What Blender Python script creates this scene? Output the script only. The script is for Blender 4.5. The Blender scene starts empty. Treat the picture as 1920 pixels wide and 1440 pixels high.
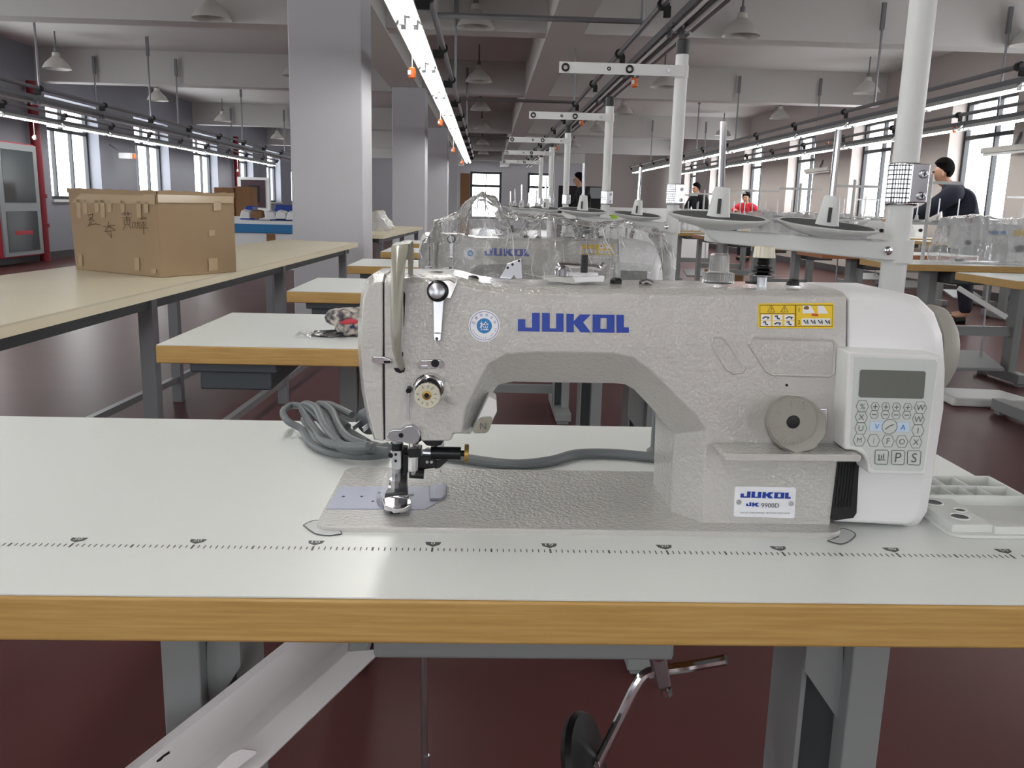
import bpy, bmesh, math, random
from mathutils import Vector, Matrix, Quaternion
from math import sin, cos, pi, radians
random.seed(7)
scene = bpy.context.scene
COL = scene.collection

# ------------------------------------------------------------------ camera
F, PIT, YAW, ROL = 1631.3, .2023, .0339, .0252
CAM = Vector((.0404, -.5972, 1.0363))
FW = Vector((sin(YAW)*cos(PIT), cos(YAW)*cos(PIT), -sin(PIT)))
_r = Vector((cos(YAW), -sin(YAW), 0)); _u = _r.cross(FW)
RT = _r*cos(ROL) + _u*sin(ROL); UP = _u*cos(ROL) - _r*sin(ROL)
cd = bpy.data.cameras.new('camera'); cam = bpy.data.objects.new('camera', cd); COL.objects.link(cam)
cd.sensor_width = 36; cd.lens = F/1920*36; cd.clip_start = .02; cd.clip_end = 300
M3 = Matrix((RT, UP, -FW)).transposed()
cam.matrix_world = Matrix.Translation(CAM) @ M3.to_4x4()
scene.camera = cam

def un(px, py, X=None, Y=None, Z=None):
    """photo pixel -> point on a given plane of the place"""
    d = FW + RT*((px-960)/F) - UP*((py-720)/F)
    t = (X-CAM.x)/d.x if X is not None else (Y-CAM.y)/d.y if Y is not None else (Z-CAM.z)/d.z
    return CAM + d*t

# ------------------------------------------------------------------ light, exposure
w = bpy.data.worlds.new('overcast_sky'); scene.world = w; w.use_nodes = True
bg = w.node_tree.nodes['Background']
bg.inputs[0].default_value = (.97, .985, 1.0, 1); bg.inputs[1].default_value = 7.0
vs = scene.view_settings
vs.view_transform = 'Standard'; vs.look = 'None'; vs.gamma = 1; vs.use_curve_mapping = False
vs.exposure = 0.06
TUBE_STRENGTH = 17.0

# ------------------------------------------------------------------ helpers
def lin(c):
    return tuple((x/255/12.92 if x/255 <= .04045 else ((x/255+.055)/1.055)**2.4) for x in c) + (1,)
MATS = {}
def mat(name, rgb=(200, 200, 200), rough=.5, metal=0, bump=None, var=None, emit=0, spec=None, coat=0, trans=0, ior=1.45, coat_bump=False):
    m = bpy.data.materials.new(name); m.use_nodes = True; nt = m.node_tree; N = nt.nodes; L = nt.links
    b = N['Principled BSDF']; col = lin(rgb)
    b.inputs['Base Color'].default_value = col; b.inputs['Roughness'].default_value = rough
    b.inputs['Metallic'].default_value = metal; b.inputs['IOR'].default_value = ior
    if spec is not None: b.inputs['Specular IOR Level'].default_value = spec
    if coat: b.inputs['Coat Weight'].default_value = coat; b.inputs['Coat Roughness'].default_value = .08
    if trans: b.inputs['Transmission Weight'].default_value = trans
    if emit: b.inputs['Emission Color'].default_value = col; b.inputs['Emission Strength'].default_value = emit
    tc = N.new('ShaderNodeTexCoord')
    if var:                                    # (scale, rgb2, amount, stretch)
        mp = N.new('ShaderNodeMapping'); mp.inputs['Scale'].default_value = var[3] if len(var) > 3 else (1, 1, 1)
        n = N.new('ShaderNodeTexNoise'); n.inputs['Scale'].default_value = var[0]; n.inputs['Detail'].default_value = 5
        L.new(tc.outputs['Object'], mp.inputs[0]); L.new(mp.outputs[0], n.inputs['Vector'])
        r = N.new('ShaderNodeValToRGB'); r.color_ramp.elements[0].position = .5-.5*var[2]*.6; r.color_ramp.elements[1].position = .5+.5*var[2]*.6
        r.color_ramp.elements[0].color = col; r.color_ramp.elements[1].color = lin(var[1])
        L.new(n.outputs['Fac'], r.inputs[0]); L.new(r.outputs[0], b.inputs['Base Color'])
    if bump:                                   # (scale, strength, distance)
        n = N.new('ShaderNodeTexNoise'); n.inputs['Scale'].default_value = bump[0]; n.inputs['Detail'].default_value = 2
        bp = N.new('ShaderNodeBump'); bp.inputs['Strength'].default_value = bump[1]; bp.inputs['Distance'].default_value = bump[2]
        L.new(tc.outputs['Object'], n.inputs['Vector']); L.new(n.outputs['Fac'], bp.inputs['Height']); L.new(bp.outputs[0], b.inputs['Coat Normal' if coat_bump else 'Normal'])
        if coat_bump: b.inputs['Coat IOR'].default_value = 2.0; b.inputs['Coat Roughness'].default_value = .05
    MATS[name] = m
    return m
def see_through(name, rgb, gloss_rough, gloss, veil=0.0, bump=None, gs=1.0):
    """thin clear sheet: transparent, a glossy share growing at grazing angles, a thin milky veil"""
    m = bpy.data.materials.new(name); m.use_nodes = True; nt = m.node_tree; N = nt.nodes; L = nt.links
    N.remove(N['Principled BSDF']); out = N['Material Output']
    t = N.new('ShaderNodeBsdfTransparent'); t.inputs[0].default_value = (1, 1, 1, 1)
    g = N.new('ShaderNodeBsdfGlossy'); g.inputs['Roughness'].default_value = gloss_rough; g.inputs[0].default_value = (1, 1, 1, 1)
    d = N.new('ShaderNodeBsdfTranslucent'); d.inputs[0].default_value = lin(rgb)
    d2 = N.new('ShaderNodeBsdfDiffuse'); d2.inputs[0].default_value = lin(rgb)
    ad = N.new('ShaderNodeMixShader'); ad.inputs[0].default_value = .5; L.new(d.outputs[0], ad.inputs[1]); L.new(d2.outputs[0], ad.inputs[2])
    lw = N.new('ShaderNodeLayerWeight'); lw.inputs[0].default_value = gloss
    m1 = N.new('ShaderNodeMixShader'); m2 = N.new('ShaderNodeMixShader'); m1.inputs[0].default_value = veil
    L.new(t.outputs[0], m1.inputs[1]); L.new(ad.outputs[0], m1.inputs[2])
    mu = N.new('ShaderNodeMath'); mu.operation = 'MULTIPLY'; mu.inputs[1].default_value = gs; L.new(lw.outputs['Fresnel'], mu.inputs[0])
    L.new(mu.outputs[0], m2.inputs[0]); L.new(m1.outputs[0], m2.inputs[1]); L.new(g.outputs[0], m2.inputs[2])
    L.new(m2.outputs[0], out.inputs[0])
    if bump:
        tc = N.new('ShaderNodeTexCoord'); n = N.new('ShaderNodeTexNoise'); n.inputs['Scale'].default_value = bump[0]; n.inputs['Detail'].default_value = 3
        n.inputs['Distortion'].default_value = 1.2
        bp = N.new('ShaderNodeBump'); bp.inputs['Strength'].default_value = bump[1]; bp.inputs['Distance'].default_value = bump[2]
        L.new(tc.outputs['Object'], n.inputs['Vector']); L.new(n.outputs['Fac'], bp.inputs['Height'])
        for x in (g, d2, lw): L.new(bp.outputs[0], x.inputs['Normal'])
    MATS[name] = m
    return m

ORG = {}
def tag(o, label=None, cat=None, group=None, kind=None):
    if label: o['label'] = label
    if cat: o['category'] = cat
    if group: o['group'] = group
    if kind: o['kind'] = kind
    return o
def thing(name, label, cat, loc=(0, 0, 0), group=None, kind=None):
    o = bpy.data.objects.new(name, None); COL.objects.link(o); o.location = loc; o.empty_display_size = .05
    ORG[o] = Vector(loc); tag(o, label, cat, group, kind)
    return o
def V(*a): return Vector(a)
def PL(pts, Y): return [un(u, v, Y=Y) for u, v in pts]

def lim(o):
    while o.parent is not None and o.parent.parent is not None: o = o.parent
    return o
class MB:
    def __init__(s): s.v = []; s.f = []; s.mi = []; s.cur = 0
    def face(s, idx): s.f.append(idx); s.mi.append(s.cur)
    def box(s, x0, x1, y0, y1, z0, z1):
        return s.loft([[V(x0, y0, z0), V(x1, y0, z0), V(x1, y0, z1), V(x0, y0, z1)], [V(x0, y1, z0), V(x1, y1, z0), V(x1, y1, z1), V(x0, y1, z1)]])
    def bar(s, a, b, w, h, up=V(0, 0, 1)):
        a = Vector(a); b = Vector(b); d = (b-a).normalized(); sd = d.cross(up)
        if sd.length < 1e-4: sd = d.cross(V(1, 0, 0))
        sd = sd.normalized()*w/2; u = sd.cross(d).normalized()*h/2
        return s.loft([[p-sd-u, p+sd-u, p+sd+u, p-sd+u] for p in (a, b)])
    def loft(s, loops, cap=(True, True), close=True):
        b = len(s.v); n = len(loops[0])
        for l in loops: s.v += [Vector(p) for p in l]
        for i in range(len(loops)-1):
            for j in range(n if close else n-1):
                k = (j+1) % n
                s.face((b+i*n+j, b+i*n+k, b+(i+1)*n+k, b+(i+1)*n+j))
        if cap[0]: s.face(tuple(b+j for j in reversed(range(n))))
        if cap[1]: s.face(tuple(b+(len(loops)-1)*n+j for j in range(n)))
        return s
    def prism(s, poly, ext):
        ext = Vector(ext); return s.loft([[Vector(p) for p in poly], [Vector(p)+ext for p in poly]])
    def tube(s, pts, r, n=8, cap=True, closed=False):
        pts = [Vector(p) for p in pts]; m = len(pts)
        R = r if isinstance(r, (list, tuple)) else [r]*m
        T = []
        for i in range(m):
            a = pts[(i-1) % m] if (closed or i > 0) else pts[i]; c = pts[(i+1) % m] if (closed or i < m-1) else pts[i]
            T.append((c-a).normalized())
        nrm = T[0].orthogonal().normalized(); loops = []
        for i in range(m):
            if i: 
                q = T[i-1].rotation_difference(T[i]); nrm = (q @ nrm).normalized()
            bn = T[i].cross(nrm)
            loops.append([pts[i]+(nrm*cos(2*pi*k/n)+bn*sin(2*pi*k/n))*R[i] for k in range(n)])
        if closed: loops.append(loops[0])
        return s.loft(loops, (cap and not closed, cap and not closed))
    def lathe(s, prof, o=(0, 0, 0), axis=(0, 0, 1), n=24, cap=(True, True), lobes=None):
        o = Vector(o); ax = Vector(axis).normalized(); a = ax.orthogonal().normalized(); b = ax.cross(a)
        loops = []
        for r, h in prof:
            r = max(r, 1e-5)
            loops.append([o+ax*h+(a*cos(2*pi*k/n)+b*sin(2*pi*k/n))*(r*(1+lobes[1]*cos(lobes[0]*2*pi*k/n)) if lobes else r) for k in range(n)])
        return s.loft(loops, cap)
    def ball(s, c, r, n=12, m=7, sc=(1, 1, 1)):
        c = Vector(c); loops = []
        for i in range(m+1):
            t = pi*i/m; rr = max(sin(t), 1e-3)
            loops.append([c+V(rr*cos(2*pi*k/n)*sc[0], rr*sin(2*pi*k/n)*sc[1], -cos(t)*sc[2])*r for k in range(n)])
        return s.loft(loops)
    def build(s, name, m, parent=None, bevel=0, seg=2, smooth=35, origin=None, kind=None):
        if parent is not None: parent = lim(parent); org = ORG[parent]
        elif origin is not None: org = Vector(origin)
        else:
            xs = [p.x for p in s.v]; ys = [p.y for p in s.v]; zs = [p.z for p in s.v]
            org = V((min(xs)+max(xs))/2, (min(ys)+max(ys))/2, min(zs))
        me = bpy.data.meshes.new(name); me.from_pydata([tuple(p-org) for p in s.v], [], s.f)
        bm = bmesh.new(); bm.from_mesh(me); bmesh.ops.recalc_face_normals(bm, faces=bm.faces); bm.to_mesh(me); bm.free()
        ms = m if isinstance(m, (list, tuple)) else [m]
        for x in ms: me.materials.append(MATS[x] if isinstance(x, str) else x)
        if len(ms) > 1: me.polygons.foreach_set('material_index', s.mi)
        if smooth:
            me.polygons.foreach_set('use_smooth', [True]*len(me.polygons)); me.set_sharp_from_angle(angle=radians(smooth))
        o = bpy.data.objects.new(name, me); COL.objects.link(o)
        if parent is not None: o.parent = parent
        else: o.location = org
        ORG[o] = org
        if bevel:
            b = o.modifiers.new('bevel', 'BEVEL'); b.width = bevel; b.segments = seg; b.limit_method = 'ANGLE'; b.angle_limit = radians(28); b.harden_normals = True
        if kind: o['kind'] = kind
        return o
def dup(root, delta, label=None, group=None, parent=None):
    c = root.copy(); COL.objects.link(c); c.parent = parent
    if parent is None: c.location = root.location + Vector(delta)
    if label: c['label'] = label
    if group: c['group'] = group
    ORG[c] = ORG[root] + Vector(delta)
    for ch in list(root.children): dup(ch, delta, parent=c)
    return c
def arc(c, r, a0, a1, n, ux=V(1, 0, 0), uz=V(0, 0, 1)):
    return [Vector(c)+ux*(r*cos(radians(a0+(a1-a0)*i/n)))+uz*(r*sin(radians(a0+(a1-a0)*i/n))) for i in range(n+1)]
def smoothpts(pts, k=6):
    pts = [Vector(p) for p in pts]; out = []
    for i in range(len(pts)-1):
        p0 = pts[max(i-1, 0)]; p1 = pts[i]; p2 = pts[i+1]; p3 = pts[min(i+2, len(pts)-1)]
        for j in range(k):
            t = j/k; out.append(.5*((2*p1)+(p2-p0)*t+(2*p0-5*p1+4*p2-p3)*t*t+(3*p1-p0-3*p2+p3)*t**3))
    return out+[pts[-1]]
_txt = {}
def text(name, s, size, m, parent, o, ux=V(1, 0, 0), uz=V(0, 0, 1), width=None, depth=.0003):
    """flat lettering centred on o, in the plane ux/uz, with a hair of thickness"""
    cu = bpy.data.curves.new('t', 'FONT'); cu.body = s; cu.size = 1; cu.align_x = 'CENTER'; cu.align_y = 'CENTER'; cu.resolution_u = 3
    ob = bpy.data.objects.new('t', cu); COL.objects.link(ob)
    dg = bpy.context.evaluated_depsgraph_get(); me = bpy.data.meshes.new_from_object(ob.evaluated_get(dg)); me.name = name
    bpy.data.objects.remove(ob); bpy.data.curves.remove(cu)
    if not len(me.vertices): return None
    xs = [v.co.x for v in me.vertices]; ys = [v.co.y for v in me.vertices]
    cx = (min(xs)+max(xs))/2; cy = (min(ys)+max(ys))/2; h = max(ys)-min(ys); wd = max(xs)-min(xs)
    sy = size/h; sx = width/wd if width else sy
    parent = lim(parent); org = ORG[parent]; o = Vector(o); nz = ux.cross(uz).normalized()
    for v in me.vertices: v.co = o-org+ux*((v.co.x-cx)*sx)+uz*((v.co.y-cy)*sy)+nz*depth
    me.materials.clear(); me.materials.append(MATS[m])
    ob = bpy.data.objects.new(name, me); COL.objects.link(ob); ob.parent = parent; ORG[ob] = org
    return ob

# ------------------------------------------------------------------ materials
mat('machine_paint', (182, 180, 176), .5, bump=(300, 1.0, .0024), coat=1.0, coat_bump=True)
mat('guard_paint', (146, 143, 132), .28, coat=.3)
mat('white_plastic', (226, 226, 228), .32)
mat('panel_plastic', (222, 224, 224), .38)
mat('panel_sheet', (205, 212, 210), .22, coat=.4)
mat('screen', (112, 116, 110), .15, coat=.6)
mat('black_plastic', (22, 22, 23), .4)
mat('black_rubber', (14, 14, 15), .5)
mat('chrome', (225, 225, 228), .12, 1)
mat('satin_steel', (188, 190, 196), .3, 1)
mat('needle_plate', (150, 154, 172), .45, .5)
mat('dark_steel', (48, 49, 52), .3, .8)
mat('brass', (176, 146, 82), .35, .9)
mat('dial_cream', (206, 202, 184), .4)
mat('dial_grey', (154, 152, 145), .4)
mat('ink_black', (28, 28, 30), .5)
mat('ink_grey', (92, 96, 96), .5)
mat('ruler_ink', (78, 80, 80), .5)
mat('logo_blue', (28, 62, 160), .35)
mat('sticker_white', (238, 240, 246), .4)
mat('sticker_blue', (36, 122, 186), .4)
mat('sticker_rim', (62, 74, 150), .4)
mat('sticker_yellow', (236, 200, 32), .4)
mat('orange_red', (210, 92, 40), .5)
mat('laminate', (224, 227, 225), .3, var=(2.0, (219, 223, 221), 1), spec=.4)
mat('wood_edge', (201, 166, 104), .42, var=(9, (172, 134, 74), .9, (1.3, 30, 34)))
mat('brown_edge', (176, 116, 78), .45, var=(8, (160, 100, 66), 1.0, (1, 20, 6)))
mat('leg_grey', (138, 142, 143), .42)
mat('leg_dark', (74, 78, 80), .5)
mat('drawer_grey', (84, 92, 98), .5)
mat('cable_grey', (104, 109, 112), .5)
mat('trough_white', (222, 220, 222), .4)
mat('clear_ribbed', (240, 242, 242), .08, trans=.92, ior=1.3)
mat('stand_white', (203, 205, 204), .35)
mat('foam_dark', (66, 68, 70), .9)
mat('hinge_pale', (196, 200, 200), .4)
mat('tray_plastic', (216, 219, 216), .4)
mat('floor_maroon', (92, 57, 57), .34, var=(1.3, (83, 50, 50), 1), bump=(3, .08, .02), spec=.1)
mat('wall_white', (206, 206, 212), .8, var=(.7, (200, 200, 206), 1))
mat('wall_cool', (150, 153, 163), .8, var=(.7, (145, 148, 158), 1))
mat('wall_warm', (192, 184, 180), .8, var=(.7, (187, 179, 175), 1))
mat('ceiling_white', (206, 204, 202), .85)
mat('skirting_dark', (70, 66, 68), .5)
mat('frame_dark', (52, 56, 60), .4)
mat('sill_white', (228, 230, 232), .5)
mat('hydrant_red', (176, 40, 58), .35)
mat('door_grey', (150, 156, 160), .35)
mat('glass_grey', (72, 80, 84), .12)
mat('pipe_red', (132, 26, 40), .4)
mat('galv', (150, 152, 156), .35, .7)
mat('rail_grey', (128, 130, 134), .4, .5)
mat('lamp_shade', (196, 194, 188), .45)
mat('conduit_grey', (120, 120, 122), .5)
mat('tube_on', (255, 253, 248), .4, emit=TUBE_STRENGTH)
mat('tube_off', (232, 234, 236), .25)
mat('tag_orange', (240, 118, 52), .45)
mat('tag_white', (236, 236, 236), .5)
mat('cutting_top', (214, 206, 184), .42, var=(3, (206, 196, 172), 1))
mat('cutting_edge', (226, 216, 190), .5)
mat('cardboard', (158, 135, 106), .75, var=(5, (150, 126, 97), 1), bump=(60, .1, .002))
mat('cardboard_dark', (138, 102, 72), .8)
mat('tape', (182, 160, 128), .2, coat=.6)
mat('marker', (70, 56, 46), .6)
mat('bin_blue', (44, 120, 176), .45)
mat('lid_blue', (34, 62, 150), .5)
mat('paper_white', (232, 234, 236), .7)
mat('skin', (196, 150, 124), .5)
mat('hair_black', (16, 14, 14), .85, spec=.15, bump=(90, .8, .01))
mat('cloth_navy', (32, 36, 52), .85, bump=(120, .2, .002))
mat('cloth_black', (24, 24, 28), .9)
mat('cloth_red', (206, 44, 58), .8)
mat('cloth_trouser', (40, 42, 52), .9)
mat('overlock_white', (228, 228, 226), .3)
mat('board_black', (22, 23, 26), .6)
mat('green_bright', (168, 214, 60), .5)
mat('picture_dark', (64, 44, 52), .4)
mat('floral', (74, 70, 76), .85, var=(60, (196, 188, 180), .35))
mat('floral_red', (190, 70, 80), .85)
mat('floral_blue', (62, 84, 140), .85)
see_through('poly_bag', (240, 242, 246), .1, .38, .15, bump=(30, .8, .009))
see_through('poly_crease', (255, 255, 255), .15, .6, .9)
see_through('poly_bag_far', (232, 234, 238), .25, .25, .38, bump=(24, .9, .02))
see_through('window_glass', (235, 240, 240), .02, .06, 0, gs=.12)
see_through('film_clear', (240, 240, 240), .08, .12, .04, bump=(60, .6, .006))
# ------------------------------------------------------------------ the hall
XL, XR, Y0, Y1, ZC = -7.0, 6.4, -8.0, 40.0, 3.25
ZB = 2.75                                     # underside of the beams
b = MB(); b.box(XL-.4, XR+.4, Y0-.4, Y1+.4, -.2, 0); b.build('floor', 'floor_maroon', kind='structure')
b = MB(); b.box(XL-.4, XR+.4, Y0-.4, Y1+.4, ZC, ZC+.2); b.build('ceiling', 'ceiling_white', kind='structure')
ZW0, ZW1 = .95, 2.58
left_w = [(14.05+3.55*k, 15.95+3.55*k) for k in range(-6, 7)]
right_w = [(10.15+3.27*k, 11.65+3.27*k) for k in range(-5, 9)]
def side_wall(name, xi, xo, wins, m):
    b = MB(); lo, hi = min(xi, xo), max(xi, xo); y = Y0
    for a, c in wins:
        b.box(lo, hi, y, a, 0, ZC); b.box(lo, hi, a, c, 0, ZW0); b.box(lo, hi, a, c, ZW1, ZC); y = c
    b.box(lo, hi, y, Y1, 0, ZC)
    return b.build(name, m, kind='structure', smooth=0)
side_wall('wall_left', XL, XL-.35, left_w, 'wall_cool')
side_wall('wall_right', XR, XR+.35, right_w, 'wall_warm')
b = MB(); rw = [(-5.4+3.9*k, -3.7+3.9*k) for k in range(3)]; x = XL-.35
for a, c in rw:
    b.box(x, a, Y0-.3, Y0, 0, ZC); b.box(a, c, Y0-.3, Y0, 0, ZW0); b.box(a, c, Y0-.3, Y0, ZW1, ZC); x = c
b.box(x, XR+.35, Y0-.3, Y0, 0, ZC); b.build('wall_rear', 'wall_white', kind='structure', smooth=0)
# end wall with its two windows
b = MB(); ew = [(-.72, .72), (1.9, 3.1)]; x = XL-.35
for a, c in ew:
    b.box(x, a, Y1, Y1+.3, 0, ZC); b.box(a, c, Y1, Y1+.3, 0, .4); b.box(a, c, Y1, Y1+.3, 2.52, ZC); x = c
b.box(x, XR+.35, Y1, Y1+.3, 0, ZC); b.build('wall_end', 'wall_white', kind='structure', smooth=0)
b = MB(); b.box(3.4, XR, 30.0, 30.2, 0, ZC); b.build('wall_partition', 'wall_warm', kind='structure')
b = MB(); b.box(XL, XL+.02, Y0, Y1, 0, .12); b.build('baseboard_left', 'skirting_dark', kind='structure')
b = MB(); b.box(XR-.02, XR, Y0, Y1, 0, .12); b.build('baseboard_right', 'skirting_dark', kind='structure')

wn = [0]
def window(ax, pos, a, c, z0, z1, ncol, inn, t=.055):
    """ax 'x': in a side wall at x = pos, spanning y a..c; ax 'y': in the end wall.  inn points into the room"""
    wn[0] += 1
    def bx(bm, p0, p1, q0, q1, d0, d1):
        e0, e1 = sorted((pos-inn*d0, pos-inn*d1))
        if ax == 'x': bm.box(e0, e1, p0, p1, q0, q1)
        else: bm.box(p0, p1, e0, e1, q0, q1)
    base = (pos, (a+c)/2, z0) if ax == 'x' else ((a+c)/2, pos, z0)
    r = thing('window_%d' % wn[0], None, None, base, kind='structure')
    zt = z0+(z1-z0)*.7
    f = MB()
    bx(f, a, a+t, z0, z1, .2, .26); bx(f, c-t, c, z0, z1, .2, .26); bx(f, a+t, c-t, z0, z0+t, .2, .26); bx(f, c-t, a+t, z1-t, z1, .2, .26)
    f.build('window_frame', 'frame_dark', r)
    f = MB(); bx(f, a+t, c-t, zt-t/2, zt+t/2, .2, .26); f.build('transom', 'frame_dark', r)
    for k in range(1, ncol):
        p = a+(c-a)*k/ncol; f = MB(); bx(f, p-.02, p+.02, z0+t, zt-t/2, .2, .26); f.build('mullion', 'frame_dark', r)
    p = (a+c)/2; f = MB(); bx(f, p-.02, p+.02, zt+t/2, z1-t, .2, .26); f.build('mullion', 'frame_dark', r)
    for k in range(ncol):
        p0 = a+(c-a)*k/ncol+.025; p1 = a+(c-a)*(k+1)/ncol-.025
        f = MB(); bx(f, max(p0, a+t), min(p1, c-t), z0+t, zt-t/2, .228, .232); f.build('pane', 'window_glass', r, smooth=0)
    for p0, p1 in ((a+t, p-.02), (p+.02, c-t)):
        f = MB(); bx(f, p0, p1, zt+t/2, z1-t, .228, .232); f.build('pane', 'window_glass', r, smooth=0)
    f = MB(); bx(f, a-.02, c+.02, z0-.04, z0, -.04, .2); f.build('window_sill', 'sill_white', r)
    # daylight sampling aid: a portal that only marks the opening for the sky
    ld = bpy.data.lights.new('window_portal', 'AREA'); ld.shape = 'RECTANGLE'
    lo = bpy.data.objects.new('window_portal', ld); COL.objects.link(lo)
    ld.size = c-a; ld.size_y = z1-z0; ld.cycles.is_portal = True
    d = V(inn, 0, 0) if ax == 'x' else V(0, inn, 0)
    lo.rotation_euler = d.to_track_quat('-Z', 'Y').to_euler()
    lo.location = (pos-inn*.3, (a+c)/2, (z0+z1)/2) if ax == 'x' else ((a+c)/2, pos-inn*.28, (z0+z1)/2)
for a, c in left_w: window('x', XL, a, c, ZW0, ZW1, 3, 1)
for a, c in right_w: window('x', XR, a, c, ZW0, ZW1, 2, -1)
for a, c in ew: window('y', Y1, a, c, .4, 2.52, 2, -1, .11)
for a, c in rw: window('y', Y0, a, c, ZW0, ZW1, 3, 1)  # rear windows added out of view, to brighten faces turned to the camera

# beams and columns
for k, y in enumerate((-4.0, 2.0, 8.7, 13.8, 21.2, 28.4, 35.0)):
    b = MB(); b.box(XL, XR, y, y+.3, ZB, ZC); b.build('trim_%d' % (k+1), 'ceiling_white', kind='structure')
b = MB(); b.box(-1.44, -1.0, Y0, Y1, ZB-.02, ZC); b.build('trim_8', 'ceiling_white', kind='structure')
b = MB(); b.box(.62, .98, Y0, Y1, ZB-.02, ZC); b.build('trim_9', 'ceiling_white', kind='structure')
for k, (x0, x1, y, d) in enumerate(((-1.437, -.898, 6.2, .55), (-1.40, -.90, 13.05, .55), (-1.36, -.86, 20.0, .55), (-1.36, -.86, 27.0, .55))):
    b = MB(); b.box(x0, x1, y, y+d, 0, ZB-.02); b.build('trim_%d' % (k+10), 'wall_white', kind='structure', bevel=.012)

# ------------------------------------------------------------------ hanging light strips
ZS = 2.0; PITCH = 1.63; JOINT = 4.52
def fixture(x, ymid, on, first=[None, None]):
    k = 1 if on else 0
    if first[k] is None:
        r = thing('strip_light', 'x', 'strip light', (x, ymid, ZS))
        L = PITCH/2-.03
        s = MB(); s.loft([[V(x-.075, ymid+e, ZS+.0), V(x-.03, ymid+e, ZS+.045), V(x+.03, ymid+e, ZS+.045), V(x+.075, ymid+e, ZS), V(x+.07, ymid+e, ZS), V(x+.028, ymid+e, ZS+.038), V(x-.028, ymid+e, ZS+.038), V(x-.07, ymid+e, ZS)] for e in (-L, L)])
        s.build('reflector', 'stand_white' if on else 'rail_grey', r)
        for dx in (-.035, .035):
            t = MB(); t.tube([(x+dx, ymid-L+.04, ZS+.008), (x+dx, ymid+L-.04, ZS+.008)], .0135, 10); t.build('tube', 'tube_on' if on else 'tube_off', r)
            for e in (-1, 1):
                t = MB(); t.box(x+dx-.014, x+dx+.014, ymid+e*(L-.03)-.012, ymid+e*(L-.03)+.012, ZS-.014, ZS+.042); t.build('socket', 'rail_grey', r)
        first[k] = r; ORG[r] = Vector((x, ymid, ZS)); return r
    return dup(first[k], Vector((x, ymid, ZS))-first[k].location)
ORD = 'first second third fourth fifth sixth seventh eighth ninth tenth eleventh twelfth thirteenth fourteenth fifteenth sixteenth seventeenth eighteenth'.split()
def strip(x, ya, yb, on, where, rail_dx=0.09):
    n0 = math.floor((ya-JOINT)/PITCH); n1 = math.ceil((yb-JOINT)/PITCH); cnt = n1-n0
    ra = JOINT+n0*PITCH; rb = JOINT+n1*PITCH
    i = -1; hid = 0
    for n in range(n0, n1):
        f = fixture(x, JOINT+(n+.5)*PITCH, on)
        if JOINT+(n+1)*PITCH > 3.6: i += 1; f['label'] = ('lit' if on else 'unlit') + ' twin-tube strip light, %s in view, %s' % (ORD[i], where)
        else: f['label'] = 'lit twin-tube strip light above the front table, %s past the picture edge' % ORD[hid]; hid += 1
        f['group'] = 'strip lights ' + where
    r = thing('light_rail', 'grey pipe rail with black clamps, ' + where, 'light rail', (x, (ra+rb)/2, ZS))
    p = MB(); p.tube([(x+rail_dx, ra, ZS+.15), (x+rail_dx, rb, ZS+.15)], .02, 8); p.build('pipe', 'galv', r)
    p = MB(); p.box(x-.032, x+.032, ra, rb, ZS+.045, ZS+.085); p.build('channel', 'rail_grey', r)
    for n in range(n0, n1+1):
        y = JOINT+n*PITCH
        p = MB(); p.lathe([(.024, -.02), (.034, -.02), (.034, .02), (.024, .02)], (x+rail_dx, y, ZS+.15), (0, 1, 0), 12); p.box(x+rail_dx*.4-.012, x+rail_dx+.004, y-.012, y+.012, ZS+.08, ZS+.14)
        p.build('clamp', 'black_plastic', r)
    return r
strip(-.405, -6.4, 20.5, True, 'over the middle tables', .11)  # near end lengthened unseen behind the camera, for more light on the machine front
strip(1.09, 3.7, 21, False, 'above the thread stands', -.09)
strip(-4.9, 8.0, 25, False, 'left of the columns')
strip(-6.15, 10.0, 25, True, 'along the left windows')
strip(4.1, 5.9, 24, True, 'in the inner right row', -.09)
for xx, wh in ((2.6, 'right'), (-3.2, 'left')):      # lit strips added unseen behind the camera, for highlights on the machine paint
    for n in range(-7, -2):
        f = fixture(xx, JOINT+(n+.5)*PITCH, True); f['label'] = 'added unseen twin-tube strip light of the %s row behind the photographer, %s' % (wh, ORD[n+7]); f['group'] = 'added strip lights behind the photographer'
strip(5.4, 7.8, 24, True, 'along the right windows', -.09)

def rod(x, y, z0, z1, label, r=.013):
    t = thing('hanging_rod', label, 'hanging rod', (x, y, z0), 'rods the light rails hang from')
    p = MB(); p.tube([(x, y, z0), (x, y, z1)], r, 8); p.build('pipe', 'galv', t)
    p = MB(); p.box(x-.02, x+.02, y-.012, y+.02, z1-.26, z1); p.build('bracket', 'rail_grey', t)
rods = [(-4.81, 9.4, 'left rail, nearest of its rods'), (-4.81, 12.6, 'left rail, second of its rods'), (-4.81, 13.74, 'left rail, third of its rods'), (-4.81, 17.4, 'left rail, fourth of its rods'), (-4.81, 21.1, 'left rail, fifth of its rods'),
        (-6.06, 13.74, 'left window rail, nearest of its rods'), (-6.06, 21.1, 'left window rail, farthest of its rods'),
        (4.01, 8.64, 'right rail, nearest of its rods'), (4.01, 13.74, 'right rail, second of its rods'), (4.01, 16.4, 'right rail, third of its rods'), (4.01, 21.1, 'right rail, farthest of its rods'),
        (5.31, 8.64, 'right window rail, nearest of its rods'), (5.31, 13.74, 'right window rail, second of its rods'), (5.31, 21.1, 'right window rail, farthest of its rods'),
        (-.295, 5.2, 'middle lit rail, nearest of its rods'), (-.295, 8.64, 'middle lit rail, second of its rods'), (-.295, 13.74, 'middle lit rail, third of its rods'),
        (1.0, 5.2, 'dark rail above the thread stands, nearest of its rods'), (1.0, 9.6, 'dark rail above the thread stands, second of its rods')]
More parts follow.
